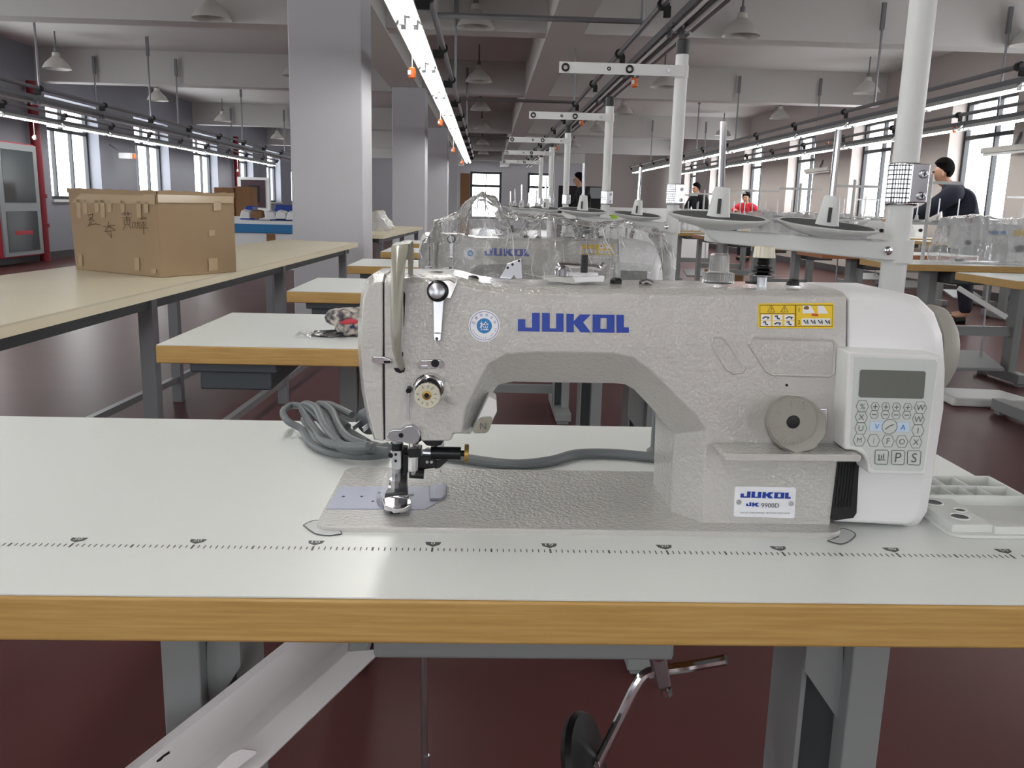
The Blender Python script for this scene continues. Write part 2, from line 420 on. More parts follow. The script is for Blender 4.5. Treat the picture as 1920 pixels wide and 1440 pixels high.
for x, y, s in rods: rod(x, y, ZS+.16, (ZC if y in (9.4, 12.6, 17.4, 16.4, 5.2, 9.6) else ZC-.12) if not .62 < x < .98 else ZB-.02, 'thin grey rod hanging the ' + s)
for y, s in ((5.2, 'nearer'), (9.6, 'second'), (15.2, 'farthest')):
    p = MB(); p.tube([(-.295, y, ZS+.19), (1.0, y, ZS+.19)], .017, 8)
    tag(p.build('cross_pipe', 'galv'), s + ' level pipe joining the lit middle rail and the dark rail', 'pipe', 'pipes between the middle rails')

# orange pull switches dangling from the strips
def pull(u, v, X, s, m='tag_orange'):
    c = un(u, v, X=X); t = thing('pull_switch', 'small %s pull switch on a cord, %s' % ('orange' if m == 'tag_orange' else 'white', s), 'pull switch', c, 'pull switches under the light strips')
    k = .02
    p = MB(); p.lathe([(.6*k, -1.6*k), (1.1*k, -1.3*k), (1.2*k, 0), (1.0*k, 1.4*k), (.4*k, 1.7*k)], c, n=10); p.build('housing', m, t)
    p = MB(); p.box(c.x-1.25*k, c.x-.3*k, c.y-1.25*k, c.y-.6*k, c.z-.6*k, c.z+.7*k); p.build('label_patch', 'tag_white', t)
    p = MB(); p.tube([c+V(0, 0, 1.6*k), V(c.x, c.y, ZS+.0)], .003, 5); p.build('cord', 'tag_white', t)
for a in ((773, 137, -.42, 'nearest under the lit middle strip'), (826, 230, -.42, 'second under the lit middle strip'), (850, 282, -.42, 'third under the lit middle strip'), (866, 305, -.42, 'fourth under the lit middle strip'),
          (1190, 155, 1.05, 'nearest under the dark strip'), (1090, 230, 1.05, 'second under the dark strip'), (1044, 278, 1.05, 'third under the dark strip'),
          (1551, 267, 5.35, 'farther one by the right windows'), (1790, 243, 5.35, 'nearer one by the right windows')): pull(*a)
for a in ((65, 258, -6.15, 'nearest along the left windows'), (446, 320, -6.15, 'farthest along the left windows')): pull(*a, m='tag_white')

# ------------------------------------------------------------------ pendant lamps
pend0 = None
PX = (-6.0, -2.68, -.1, 2.55, 5.5); PY = (8.55, 12.4, 16.2, 20.2, 25.5, 30.5)
PXN = ('along the left windows', 'left of the columns', 'over the middle aisle', 'right of the middle', 'along the right windows')
PYN = ('nearest', 'second', 'third', 'fourth', 'fifth', 'farthest')
for i, x in enumerate(PX):
    for j, y in enumerate(PY):
        if i == 1 and j > 2: continue
        lab = 'pale bell-shaped pendant lamp, %s one %s' % (PYN[j], PXN[i])
        if pend0 is None:
            t = thing('pendant_lamp', lab, 'pendant lamp', (x, y, ZB), 'pendant lamps on the ceiling')
            p = MB(); p.lathe([(.19, 0), (.185, .012), (.15, .075), (.082, .14), (.055, .165), (.048, .215), (.02, .23), (.018, .228), (.043, .205), (.05, .16), (.077, .134), (.143, .07), (.178, .01)], (x, y, ZB), n=24, cap=(False, False)); p.build('shade', 'lamp_shade', t)
            p = MB(); p.tube([(x, y, ZB+.2), (x, y, ZC)], .011, 8); p.build('stem', 'conduit_grey', t)
            p = MB(); p.lathe([(.004, .03), (.03, .045), (.034, .08), (.02, .13)], (x, y, ZB), n=12); p.build('bulb', 'tube_off', t)
            p = MB(); p.lathe([(.022, .2), (.026, .21), (.026, .27), (.016, .28)], (x, y, ZB), n=12); p.build('lamp_holder', 'conduit_grey', t)
            pend0 = t
        else: dup(pend0, V(x, y, ZB)-ORG[pend0], lab)
# ------------------------------------------------------------------ sewing tables
TZ = .75; TT = .037
def leg_unit(mb_name, t, x0, x1, dark_side, y=.2, d=.34):
    """one pressed steel leg: web with two flanges, a top bracket and a floor foot"""
    fl = (x1-.038, x1) if dark_side < 0 else (x0, x0+.038)
    p = MB(); p.box(fl[0], fl[1], y, y+.03, .05, TZ-TT); p.box(x0 if dark_side < 0 else x1-.006, x0+.006 if dark_side < 0 else x1, y+.03, y+.12, .05, TZ-TT)
    l = p.build('leg', 'leg_grey', t, bevel=.002)
    p = MB(); p.box(min(x0, fl[0])+.006, max(x1, fl[1])-.002, y+.06, y+.066, .05, TZ-TT); p.build('leg_web', 'leg_dark', l)  # web in a darker grey: the shade inside the leg put into colour
    p = MB()
    if dark_side < 0: p.prism([V(x0-.002, y+.02, TZ-TT), V(x0-.002, y+.02, .57), V(fl[0], y+.02, .515), V(fl[0], y+.02, .572), V(x0+.035, y+.02, .612), V(x0+.035, y+.02, TZ-TT)], (0, .006, 0))
    else: p.prism([V(x1+.002, y+.02, TZ-TT), V(x1+.002, y+.02, .57), V(fl[1], y+.02, .515), V(fl[1], y+.02, .572), V(x1-.03, y+.02, .612), V(x1-.03, y+.02, TZ-TT)], (0, .006, 0))
    p.build('bracket', 'leg_grey', l)
    p = MB(); p.box(x0, x1, y-.14, y+.36, .02, .06); p.box(x0+.01, x1-.01, y-.12, y-.08, 0, .02); p.box(x0+.01, x1-.01, y+.3, y+.34, 0, .02); p.build('foot', 'leg_grey', l, bevel=.004)
    p = MB(); p.box(x0+.008, x1-.008, y+.034, y+.3, TZ-TT-.03, TZ-TT); p.build('top_plate', 'leg_dark', l)
def sewing_table(name, label, group, edge='wood_edge', ruler=False):
    t = thing(name, label, 'table', (0, .265, 0), group)
    p = MB(); p.box(-.6, .6, .002, .53, TZ-TT, TZ-.0012); p.build('table_core', edge, t, bevel=.003)
    p = MB(); p.box(-.5985, .5985, .0035, .5285, TZ-.0012, TZ); p.build('laminate_top', 'laminate', t)
    leg_unit('leg', t, -.273, -.203, 1); leg_unit('leg', t, .382, .458, -1)
    p = MB(); p.box(-.26, .44, .33, .37, .1, .14); p.build('cross_bar', 'leg_grey', t)
    return t
def drawer(t, dx=0, dy=0):
    d = MB(); d.box(-.545, -.37, .03, .37, TZ-TT-.022, TZ-TT); o = d.build('drawer', 'drawer_grey', t, bevel=.004)
    d = MB(); d.box(-.53, -.385, .045, .36, TZ-TT-.06, TZ-TT-.022); d.build('drawer_tray', 'drawer_grey', o, bevel=.004)
def knee_lifter(t):
    """chrome knee bar under the table"""
    Y = .2
    k = MB(); k.tube(smoothpts([un(1362, 1237, Y=Y-.01), un(1300, 1248, Y=Y), un(1245, 1256, Y=Y), un(1212, 1264, Y=Y), un(1192, 1290, Y=Y), un(1165, 1345, Y=Y), un(1130, 1415, Y=Y), un(1095, 1490, Y=Y)], 5), .0058, 10)
    r = k.build('knee_bar', 'chrome', t)
    k = MB(); k.prism(PL([(1216, 1213), (1246, 1213), (1259, 1288), (1234, 1294)], Y-.016), (0, .032, 0)); k.build('clamp_block', 'satin_steel', r, bevel=.0015)
    k = MB(); k.lathe([(.007, 0), (.007, .003), (.004, .004)], un(1235, 1226, Y=Y-.016), (0, -1, 0), 16); k.build('clamp_screw', 'chrome', r)
    k = MB(); k.lathe([(.006, 0), (.006, .008)], un(1248, 1290, Y=Y), (.2, 0, -1), 6); k.build('bolt', 'chrome', r)
    c = un(1085, 1430, Y=Y-.01); ax = V(.88, -.35, .33).normalized()
    k = MB(); k.lathe([(.002, -.008), (.03, -.006), (.046, .0), (.05, .006), (.047, .012), (.03, .015), (.002, .016)], c, ax, 24); k.build('knee_pad', 'black_plastic', r)
    k = MB(); k.tube([c+ax*.012, un(1120, 1450, Y=Y)], .006, 8); k.build('pad_stem', 'chrome', r)
table1 = sewing_table('sewing_table', 'pale grey topped sewing table with wood-look edge and printed ruler, in the foreground', 'sewing tables of the middle row')
knee_lifter(table1)
# pull rod, oil pan, cable trough below the top
p = MB(); p.tube([un(795, 1213, Y=.25), un(797, 1500, Y=.25)], .0035, 8); r = p.build('pedal_rod', 'satin_steel', table1)
p = MB(); p.tube([un(799, 1416, Y=.248), un(801, 1500, Y=.248)], .004, 8); p.build('rod_clamp', 'satin_steel', r)
p = MB()
a, c = un(700, 1236, Y=.16), un(1264, 1233, Y=.16)
p.box(a.x, c.x, .16, .3, a.z, TZ-TT); p.build('oil_pan', 'leg_grey', table1, bevel=.004)
def trough():
    A = [un(546, 1208, Y=.25), un(722, 1204, Y=.25)]; B = [un(215, 1470, Y=.13), un(440, 1475, Y=.13)]
    t = thing('cable_trough', 'open white plastic cable trough slanting down from under the front table', 'cable trough', (-.25, .25, .45))
    prof = lambda P, Q: [P+V(0, -.012, .012), P, P+(Q-P)*.08+V(0, .012, -.002), P+(Q-P)*.5+V(0, .016, -.006), P+(Q-P)*.62+V(0, .012, -.004), P+(Q-P)*.64+V(0, -.02, 0), Q+V(0, -.016, 0), Q+V(0, -.022, .004), P+(Q-P)*.67+V(0, -.026, .004), P+(Q-P)*.64+V(0, -.0235, .004), P+(Q-P)*.6+V(0, .009, 0), P+(Q-P)*.5+V(0, .012, -.002), P+(Q-P)*.08+V(0, .008, .002), P+V(0.002, -.002, .004)]
    p = MB(); p.loft([prof(*A), prof(*B)]); p.build('trough_body', 'trough_white', t)
    p = MB(); p.prism(PL([(293, 1427), (300, 1421), (306, 1416), (317, 1409), (318, 1413), (307, 1420), (302, 1426), (294, 1430)], .135), (0, .001, 0)); p.build('slot', 'ink_black', t)
    p = MB(); p.prism(PL([(400, 1446), (432, 1415), (452, 1405), (480, 1409), (482, 1414), (468, 1424), (440, 1446)], .122), (0, .003, 0)); p.build('end_clip', 'trough_white', t, bevel=.001)
trough()
# printed ruler: ticks and arrow tabs with numbers
YR = .0957
tk = MB()
for mm in range(-39, 52):
    x = mm*.01; wide = .0016 if mm % 5 == 0 else .0008; ln = .0085 if mm % 10 == 0 else .0065
    tk.box(x-wide/2, x+wide/2, YR-ln/2, YR+ln/2, TZ+.0001, TZ+.0003)
    if abs(mm) < 50 and mm > -39:
        tk.box(x+.005-.0004, x+.005+.0004, YR-.0024, YR+.0028, TZ+.0001, TZ+.0003)
tk.build('ruler_ticks', 'ruler_ink', table1, smooth=0)['kind'] = 'stuff'
for n in range(-30, 51, 10):
    x = n*.01; y = YR+.0075
    p = MB(); p.prism([V(x-.0068, y+.009, TZ+.0001), V(x-.0058, y+.0035, TZ+.0001), V(x, y-.001, TZ+.0001), V(x+.0058, y+.0035, TZ+.0001), V(x+.0068, y+.009, TZ+.0001)], (0, 0, .0002)); q = p.build('ruler_tab', 'ruler_ink', table1, smooth=0)
    text('numeral', str(abs(n)) if n != 10 else '19', .0048, 'laminate', q, V(x, y+.0055, TZ+.0003), V(1, 0, 0), V(0, 1, 0), width=.0035 if n == 0 else .007)
# back rows
ROWS = [(1.115, -.007, ''), (2.21, .005, ''), (3.41, .01, ''), (4.61, .02, ''), (5.8, .0, '')]
rn = ['second', 'third', 'fourth', 'fifth', 'sixth']
tb = sewing_table('sewing_table', 'x', 'sewing tables of the middle row'); drawer(tb)
for i, (y, dx, _) in enumerate(ROWS):
    lab = 'pale grey topped sewing table with wood-look edge and underslung drawer, %s of the middle row' % rn[i]
    if i == 0:
        tb.location = V(dx, .265+y, 0); ORG[tb] = Vector(tb.location); tb['label'] = lab
    else: dup(tb, V(dx-ROWS[0][1], y-ROWS[0][0], 0), lab)

# ------------------------------------------------------------------ the sewing machine
MO = V(.134, .223, TZ)
mach = thing('sewing_machine', 'beige industrial sewing machine with blue lettering and white control panel, on the front table', 'sewing machine', MO, 'sewing machines of the middle row')
YF, YM, YB = .155, .185, .275
KT = .007/90                                   # above the crease the arm's front leans back by about nine degrees
TILT = math.atan2(.007, .043)
def um(u, v, Y=None, Z=None):
    if Y is not None and YF-.03 <= Y <= YF+.0045 and v < 640: Y += (640-v)*KT
    return un(u, v, Y=Y, Z=Z)
def PM(pts, Y): return [um(u, v, Y=Y) for u, v in pts]
BZ = TZ+.005
# bed plate: rounded slab
def rrect(x0, x1, y0, y1, r, z, n=6):
    out = []
    for cx, cy, a in ((x1-r, y1-r, 0), (x0+r, y1-r, 90), (x0+r, y0+r, 180), (x1-r, y0+r, 270)):
        out += [V(cx+r*cos(radians(a+90*i/n)), cy+r*sin(radians(a+90*i/n)), z) for i in range(n+1)]
    return out
p = MB(); p.prism(rrect(-.106, .369, .1335, .3125, .014, TZ-.012), (0, 0, .017)); bed = p.build('bed_plate', 'machine_paint', mach, bevel=.0015)
# arm
A = [(720, 530), (850, 531), (900, 544), (960, 550), (1300, 553), (1588, 557), (1587, 640), (1586, 720), (1577, 830), (1556, 989), (1318, 982), (1322, 850), (1326, 806), (1300, 772), (1215, 690), (1185, 668), (1150, 662), (1000, 660), (950, 664), (915, 682), (872, 765), (866, 812), (849, 813), (843, 826), (722, 828), (720.5, 640)]
Bq = [(720, 514), (846, 515), (900, 529), (960, 536), (1300, 538), (1588, 543), None, None, None, None, (1257, 973), (1262, 850), (1263, 813), (1240, 785), (1190, 731), (1172, 721), (1150, 719), (1000, 717), (962, 716), (934, 722), (904, 766), (882, 814), (852, 813), (846, 826), (722, 828), None]
LA = PM(A, YF); LB = []
for i, q in enumerate(Bq):
    LB.append(um(q[0], q[1], Y=YM) if q else V(LA[i].x, YM, LA[i].z))
LB[0].x = LA[0].x; LB[24].x = LA[24].x; LB[24].z = LA[24].z
for i in (5,): LB[i].x = LA[i].x
for l in (LA, LB): l[9].z = BZ-.003; l[10].z = BZ-.003
LM = [LA[i].lerp(LB[i], .36)+V(0, -.0065, 0)*(1 if 0 <= i <= 5 else 0)+(V(0, 0, 0) if i > 5 else V(0, 0, .0)) for i in range(len(LA))]
for i in range(6): LM[i] = V(LB[i].x*.5+LA[i].x*.5, YF+.0145, LA[i].z+(LB[i].z-LA[i].z)*.75)
LC = [V(q.x, YB-.02, q.z) for q in LB]; LD = [V(q.x, YB, q.z) for q in LA]
for i in range(10, 22): LC[i] = V(LB[i].x, YB-.004, LB[i].z); LD[i] = V(LB[i].x, YB, LB[i].z)
p = MB(); p.loft([LA, LM, LB, LC, LD], (False, True)); p.face((25, 0, 1, 2, 3, 4, 5, 6)); p.face(tuple(range(6, 26))); arm = p.build('arm', 'machine_paint', mach, bevel=.0014, seg=2, smooth=50)
# embossed recesses on the arm, as shallow rims
def emboss(pts, name='embossed_panel', pr=.0012, wd=.0016):
    q = MB(); q.tube([v+V(0, .0002, 0) for v in PM(pts, YF)], wd, 6, closed=True); return q.build(name, 'machine_paint', arm)
emboss([(1414, 633), (1560, 638), (1566, 644), (1563, 700), (1556, 705), (1448, 702), (1436, 695), (1404, 645)])
emboss([(1336, 634), (1352, 632), (1362, 640), (1396, 690), (1392, 698), (1375, 700), (1362, 692), (1334, 645)])
# face plate on the left and a dark slab that puts the shade into its seam
A = [(718, 529), (718, 600), (718, 640), (717.5, 700), (718, 760), (719.5, 828), (704, 823), (693, 780), (683, 725), (677, 660), (677, 640), (677, 610), (682, 560), (691, 536), (702, 529)]
B2 = [(718, 513), None, None, None, None, None, (702, 826), (688, 784), (677, 728), (671, 660), (671, 638), (671, 606), (677, 552), (688, 522), (700, 513)]
FA = PM(A, YF); FB = [um(q[0], q[1], Y=YM) if q else V(FA[i].x, YM, FA[i].z) for i, q in enumerate(B2)]; FB[0].x = FA[0].x
FC = [V(q.x, YB-.02, q.z) for q in FB]; FD = [V(q.x, YB, q.z) for q in FA]
p = MB(); p.loft([FA, FB, FC, FD], (False, True)); p.face((10, 11, 12, 13, 14, 0, 1, 2)); p.face(tuple(range(2, 11))); fp = p.build('face_plate', 'machine_paint', mach, bevel=.0014, seg=2, smooth=50)
z0, z1 = um(720, 826, Y=YF).z, um(720, 532, Y=YF).z
p = MB(); p.prism([V(FA[5].x-.004, YF+.003, z0), V(LA[24].x+.006, YF+.003, z0), V(LA[25].x+.006, YF+.003, LA[25].z), V(LA[0].x+.006, YF+.0125, z1), V(FA[0].x-.004, YF+.0125, z1), V(FA[2].x-.004, YF+.003, LA[25].z)], (0, .1, 0)); p.build('joint_dark_slab', 'black_rubber', mach)
def part(poly, Y, d, name, m, parent=mach, bevel=0, seg=2):
    q = MB(); q.prism(PM(poly, Y), (0, d, 0)); return q.build(name, m, parent, bevel=bevel, seg=seg)
def disc(u, v, Y, r, h, name, m, parent=mach, n=24, prof=None, lobes=None):
    q = MB(); q.lathe(prof or [(r*.92, -.0), (r, 0.0), (r, h*.85), (r*.93, h)], um(u, v, Y=Y), (0, -cos(TILT), sin(TILT)) if v < 640 and Y < YF+.0045 else (0, -1, 0), n, lobes=lobes); return q.build(name, m, parent)
# latch joining plate and arm
lt = part([(694, 672), (700, 668), (718, 668), (728, 671), (735, 675), (735, 682), (718, 682), (700, 682)], YF-.003, .004, 'latch_plate', 'chrome', bevel=.001)
part([(719, 676), (731, 676), (732, 681), (720, 681)], YF-.0045, .002, 'latch_tongue', 'dark_steel', lt)
# take-up lever guard
gl = [(734, 462), (733, 500), (732, 560), (732, 620), (735, 655), (741, 675), (747, 690), (750, 694)]
gr = [(766, 458), (760, 490), (757, 520), (755, 560), (753, 600), (751, 640), (752, 668), (757, 682), (758, 693)]
YG = .128; ys = [.15, .132, .13, .13, .13, .134, .146, .155]
g = MB(); loops = []
NG = 14
def samp(L, t):
    s = t*(len(L)-1); i = min(int(s), len(L)-2); f = s-i; return L[i][0]+(L[i+1][0]-L[i][0])*f, L[i][1]+(L[i+1][1]-L[i][1])*f
for k in range(NG+1):
    t = k/NG; a = samp(gl, t); c = samp(gr, t); s = t*7; i = min(int(s), 6); Y = ys[i]+(ys[i+1]-ys[i])*(s-i)
    P, Q = um(*a, Y=Y), um(*c, Y=Y)
    loops.append([P, P.lerp(Q, .3)+V(0, -.0035, 0), P.lerp(Q, .7)+V(0, -.003, 0), Q, Q+V(0, .006, 0), P.lerp(Q, .5)+V(0, .004, 0), P+V(0, .006, 0)])
g.loft(loops); guard = g.build('thread_guard', 'guard_paint', mach, smooth=60)
P = um(734, 461, Y=.15); Q = um(768, 457, Y=.15)
g = MB(); g.loft([[P, Q, Q+V(0, .003, -.003), P+V(0, .003, -.003)], [P+V(.001, .025, .002), Q+V(.001, .025, .002), Q+V(.001, .028, -.001), P+V(.001, .028, -.001)], [P+V(.0115, .034, -.012), Q+V(.001, .034, -.012), Q+V(0, .031, -.012), P+V(.0115, .031, -.012)], [P+V(.0115, .034, -.034), Q+V(0, .034, -.034), Q+V(0, .031, -.034), P+V(.0115, .031, -.034)]])
g.build('guard_return', 'guard_paint', guard, smooth=60)
part([(757, 545), (760, 552), (758, 600), (756, 668), (752, 671), (749, 664), (750, 600), (754, 550)], YF-.0004, .002, 'lever_slot', 'black_rubber')
part([(738, 690), (760, 690), (758, 697), (750, 700), (742, 697)], YF-.0006, .002, 'guard_foot_hole', 'dark_steel')
# top thread guide with its lever
tg = part([(803, 527), (843, 524), (853, 530), (858, 522), (856, 534), (845, 560), (828, 558), (806, 556)], YF-.004, .004, 'thread_guide', 'chrome', bevel=.001)
disc(821, 546, YF-.004, .0088, .008, 'guide_knob', 'dark_steel', tg, prof=[(.0092, 0), (.0094, .004), (.008, .0045), (.008, .008), (.0068, .0095)])
disc(819, 546, YF-.012, .0068, .002, 'knob_cap', 'satin_steel', tg)
part([(812, 562), (832, 562), (828, 622), (826, 636), (814, 636), (813, 622)], YF-.0055, .002, 'guide_lever', 'satin_steel', tg, bevel=.0006)
part([(812, 624), (827, 624), (826, 640), (814, 640)], YF-.0075, .003, 'lever_tip', 'chrome', tg, bevel=.001)
disc(819, 635, YF-.0075, .0016, .001, 'tip_screw', 'dark_steel', tg, 10)
# needle thread eyelet plate
ep = part([(780, 684), (790, 675), (826, 674), (834, 680), (833, 689), (826, 692), (784, 692)], YF-.002, .003, 'eyelet_plate', 'chrome', bevel=.001)
disc(816, 681, YF-.002, .0036, .0012, 'plate_screw', 'dark_steel', ep, 12)
part([(790, 686), (801, 686), (801, 690), (790, 690)], YF-.003, .002, 'plate_lip', 'satin_steel', ep)
# tension dial
disc(806, 730, YF, .0145, .01, 'tension_base', 'machine_paint', prof=[(.0155, -.002), (.0145, .004), (.0142, .006)])
td = disc(806, 728, YF-.006, .0125, .004, 'tension_disc', 'chrome')
disc(804, 732, YF-.01, .0112, .008, 'tension_spring_cover', 'dark_steel', td)
kn = disc(802, 740, YF-.017, .011, .007, 'tension_knob', 'dial_cream', td, 48, lobes=(24, .018))
disc(800, 741, YF-.024, .004, .001, 'knob_nut', 'brass', kn, 12)
disc(800, 741, YF-.0248, .0022, .001, 'knob_bolt', 'dark_steel', kn, 8)
kc = um(800, 741, Y=YF-.0242)
for a, s in ((95, '3'), (40, '2'), (-20, '1'), (-85, '0'), (-150, '4')):
    a = a+22 if s == '3' else a+12 if s == '2' else a
    d = V(cos(radians(a)), 0, sin(radians(a))); text('numeral', s, .0026, 'ink_black', kn, kc+d*.0078+V(0, -.0002, 0), V(d.z, 0, -d.x), d)
for a in (82, 8, -52, -118, 172):
    d = V(cos(radians(a)), 0, sin(radians(a))); q = MB(); q.bar(kc+d*.0065+V(0, -.0003, 0), kc+d*.0088+V(0, -.0003, 0), .0004, .0004); q.build('tick', 'ink_black', kn)
q = MB(); q.tube([um(776, 722, Y=YF-.004), um(783, 710, Y=YF-.006), um(795, 703, Y=YF-.006)], .0005, 6); q.build('check_spring', 'dark_steel', td)
# boss running from the dial
q = MB(); q.tube([um(826, 722, Y=YF+.004), um(850, 748, Y=YF+.004), um(868, 768, Y=YF+.007)], [.009, .0065, .004], 14); q.build('cast_boss', 'machine_paint', arm)
# small thread hook
q = MB(); q.tube([um(768, 728, Y=YF+.001), um(766, 733, Y=YF-.008)], .0024, 10); hk = q.build('hook_stud', 'dark_steel', mach)
part([(761, 740), (768, 736), (768, 786), (764, 788), (761, 784)], YF-.009, .0015, 'thread_hook', 'chrome', hk, bevel=.0005)
# guide link at the needle bar
lk = part([(724, 819), (728, 809), (738, 806), (752, 806), (760, 800), (773, 798), (784, 805), (788, 816), (785, 828), (776, 833), (764, 832), (752, 828), (732, 826)], YF-.006, .006, 'guide_link', 'satin_steel', bevel=.0008)
disc(752, 816, YF-.006, .0022, .0008, 'link_screw', 'dark_steel', lk, 12)
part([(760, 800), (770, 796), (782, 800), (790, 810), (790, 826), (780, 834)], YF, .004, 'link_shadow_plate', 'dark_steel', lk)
# reverse button block
rb = part([(908, 760), (916, 742), (931, 752), (932, 772), (925, 786), (915, 812), (888, 814), (884, 812)], YF+.006, .03, 'reverse_block', 'panel_plastic', bevel=.0015)
bt = part([(898, 787), (903, 784), (921, 783), (924, 787), (917, 808), (910, 813), (890, 813), (886, 809)], YF+.001, .006, 'reverse_button', 'guard_paint', rb, bevel=.0012)
text('mark', 'N', .006, 'ink_grey', bt, um(906, 799, Y=YF+.0008))
# ------ needle bar, presser bar, edge cutter
YN = .205
def bar_(name, m, pts, r, parent=mach, Y=YN, n=10):
    q = MB(); q.tube([um(u, v, Y=Y) for u, v in pts], r, n); return q.build(name, m, parent)
nb = bar_('needle_bar', 'satin_steel', [(744, 826), (743, 905)], .0042)
bar_('needle_bar_spring', 'dark_steel', [(744, 830), (744, 843)], .0062, nb)
bar_('needle_clamp', 'chrome', [(743, 898), (743, 918)], .0065, nb)
bar_('needle', 'chrome', [(743, 915), (742, 936)], .0011, nb)
part([(733, 846), (752, 846), (752, 880), (741, 884), (734, 878)], YN-.008, .006, 'needle_guard', 'satin_steel', nb, bevel=.0008)
for u, v in ((742, 852), (742, 864)): disc(u, v, YN-.008, .0014, .001, 'guard_screw', 'black_rubber', nb, 10)
disc(733, 853, YN-.006, .0026, .002, 'guard_nut', 'black_rubber', nb, 10)
pb = bar_('presser_bar', 'chrome', [(776, 826), (775, 888)], .005)
part([(764, 843), (789, 843), (790, 858), (766, 859)], YN-.011, .018, 'presser_bracket', 'dark_steel', pb, bevel=.001)
bar_('presser_screw', 'black_rubber', [(768, 887), (795, 889)], .0048, pb)
kb = part([(757, 852), (800, 855), (815, 853), (816, 878), (798, 880), (757, 888)], YN+.004, .014, 'cutter_block', 'black_plastic', bevel=.001)
for u in (801, 809): disc(u, 866, YN+.004, .0015, .001, 'cutter_screw', 'satin_steel', kb, 10)
part([(752, 838), (764, 840), (762, 935), (750, 940), (748, 880)], YN+.01, .01, 'cutter_arm', 'black_plastic', kb, bevel=.001)
part([(790, 826), (832, 826), (828, 834), (818, 838), (800, 836)], YN, .02, 'cutter_mount', 'dark_steel', kb, bevel=.001)
part([(822, 828), (832, 828), (832, 842), (822, 842)], YN+.002, .008, 'cutter_post', 'satin_steel', kb)
sh = bar_('adjusting_sleeve', 'dark_steel', [(808, 849), (864, 850)], .0062, Y=YN+.002, n=16)
bar_('sleeve_pin', 'satin_steel', [(793, 848), (810, 849)], .003, sh, Y=YN+.002)
bar_('thumb_screw_neck', 'black_rubber', [(863, 850), (872, 850)], .003, sh, Y=YN+.002)
q = MB(); q.lathe([(.0085, 0), (.0088, .001), (.0088, .003), (.0085, .004)], um(871, 850, Y=YN+.002), (1, 0, 0), 24, lobes=(24, .02)); q.build('thumb_screw', 'brass', sh)
part([(828, 862), (846, 858), (824, 878), (815, 880), (814, 866)], YN+.006, .008, 'cutter_lever', 'black_plastic', kb, bevel=.001)
# needle plate and slide on the bed
def flat(pts, z0, h, name, m, parent=mach, bevel=0):
    q = MB(); q.prism([um(u, v, Z=z0) for u, v in pts], (0, 0, h)); return q.build(name, m, parent, bevel=bevel)
flat([(636, 913), (716, 913), (722, 955), (612, 955)], BZ, .0006, 'slide_plate', 'needle_plate')
flat([(716, 913), (830, 914), (836, 922), (830, 936), (808, 950), (795, 956), (722, 955)], BZ, .0007, 'throat_plate', 'needle_plate')
for u, v in ((644, 931), (711, 924), (699, 940), (678, 931)): 
    q = MB(); q.lathe([(.0016, 0), (.0012, .0004)], um(u, v, Z=BZ+.0006), n=10); q.build('plate_dot', 'ink_black', mach)
ft = flat([(716, 945), (742, 938), (770, 944), (772, 953), (758, 962), (738, 963), (720, 957)], BZ+.004, .005, 'presser_foot', 'chrome', bevel=.001)
part([(722, 925), (758, 922), (765, 946), (720, 950)], YN-.012, .016, 'foot_shank', 'dark_steel', ft, bevel=.001)
part([(729, 905), (738, 902), (736, 940), (722, 946), (724, 922)], YN-.004, .004, 'foot_guard', 'chrome', ft, bevel=.0005)
part([(746, 906), (762, 904), (764, 936), (748, 942)], YN-.006, .012, 'foot_hinge', 'dark_steel', ft, bevel=.001)
q = MB(); q.tube([um(*a, Z=BZ+.004) for a in ((726, 955), (732, 962), (748, 962), (754, 952), (744, 948), (730, 949))], .001, 6, closed=True); q.build('foot_toe', 'dark_steel', ft)
q = MB(); q.tube([um(723, 934, Y=YN-.014), um(760, 930, Y=YN-.016), um(776, 928, Y=YN-.014)], .0011, 6); q.build('edge_guide', 'chrome', ft)
flat([(826, 910), (838, 914), (836, 931), (826, 938), (806, 938), (806, 912)], BZ+.0007, .002, 'edge_stop', 'needle_plate', bevel=.0005)
# clear film wrapped around the foot
q = MB()
fl = [[um(u, v, Y=Y) for u, v in ((722, 905), (735, 955), (770, 962), (800, 958), (828, 932), (822, 900), (826, 876))] for Y in (.18, .186)]
base = [um(712, 900, Y=.235), um(706, 942, Z=BZ+.001), um(735, 961, Z=BZ+.001), um(790, 960, Z=BZ+.001), um(826, 938, Z=BZ+.001), um(842, 912, Z=BZ+.001)]
mid = [um(716, 900, Y=.225), um(716, 920, Y=.19), um(738, 926, Y=.178), um(786, 912, Y=.18), um(816, 900, Y=.2), um(832, 895, Y=.22)]
topl = [um(722, 886, Y=.235), um(724, 884, Y=.215), um(742, 890, Y=.2), um(785, 884, Y=.2), um(818, 876, Y=.21), um(832, 872, Y=.23)]
q.loft([smoothpts(base, 4), smoothpts(mid, 4), smoothpts(topl, 4)], (False, False), close=False); q.build('foot_film', 'film_clear', mach, smooth=80)
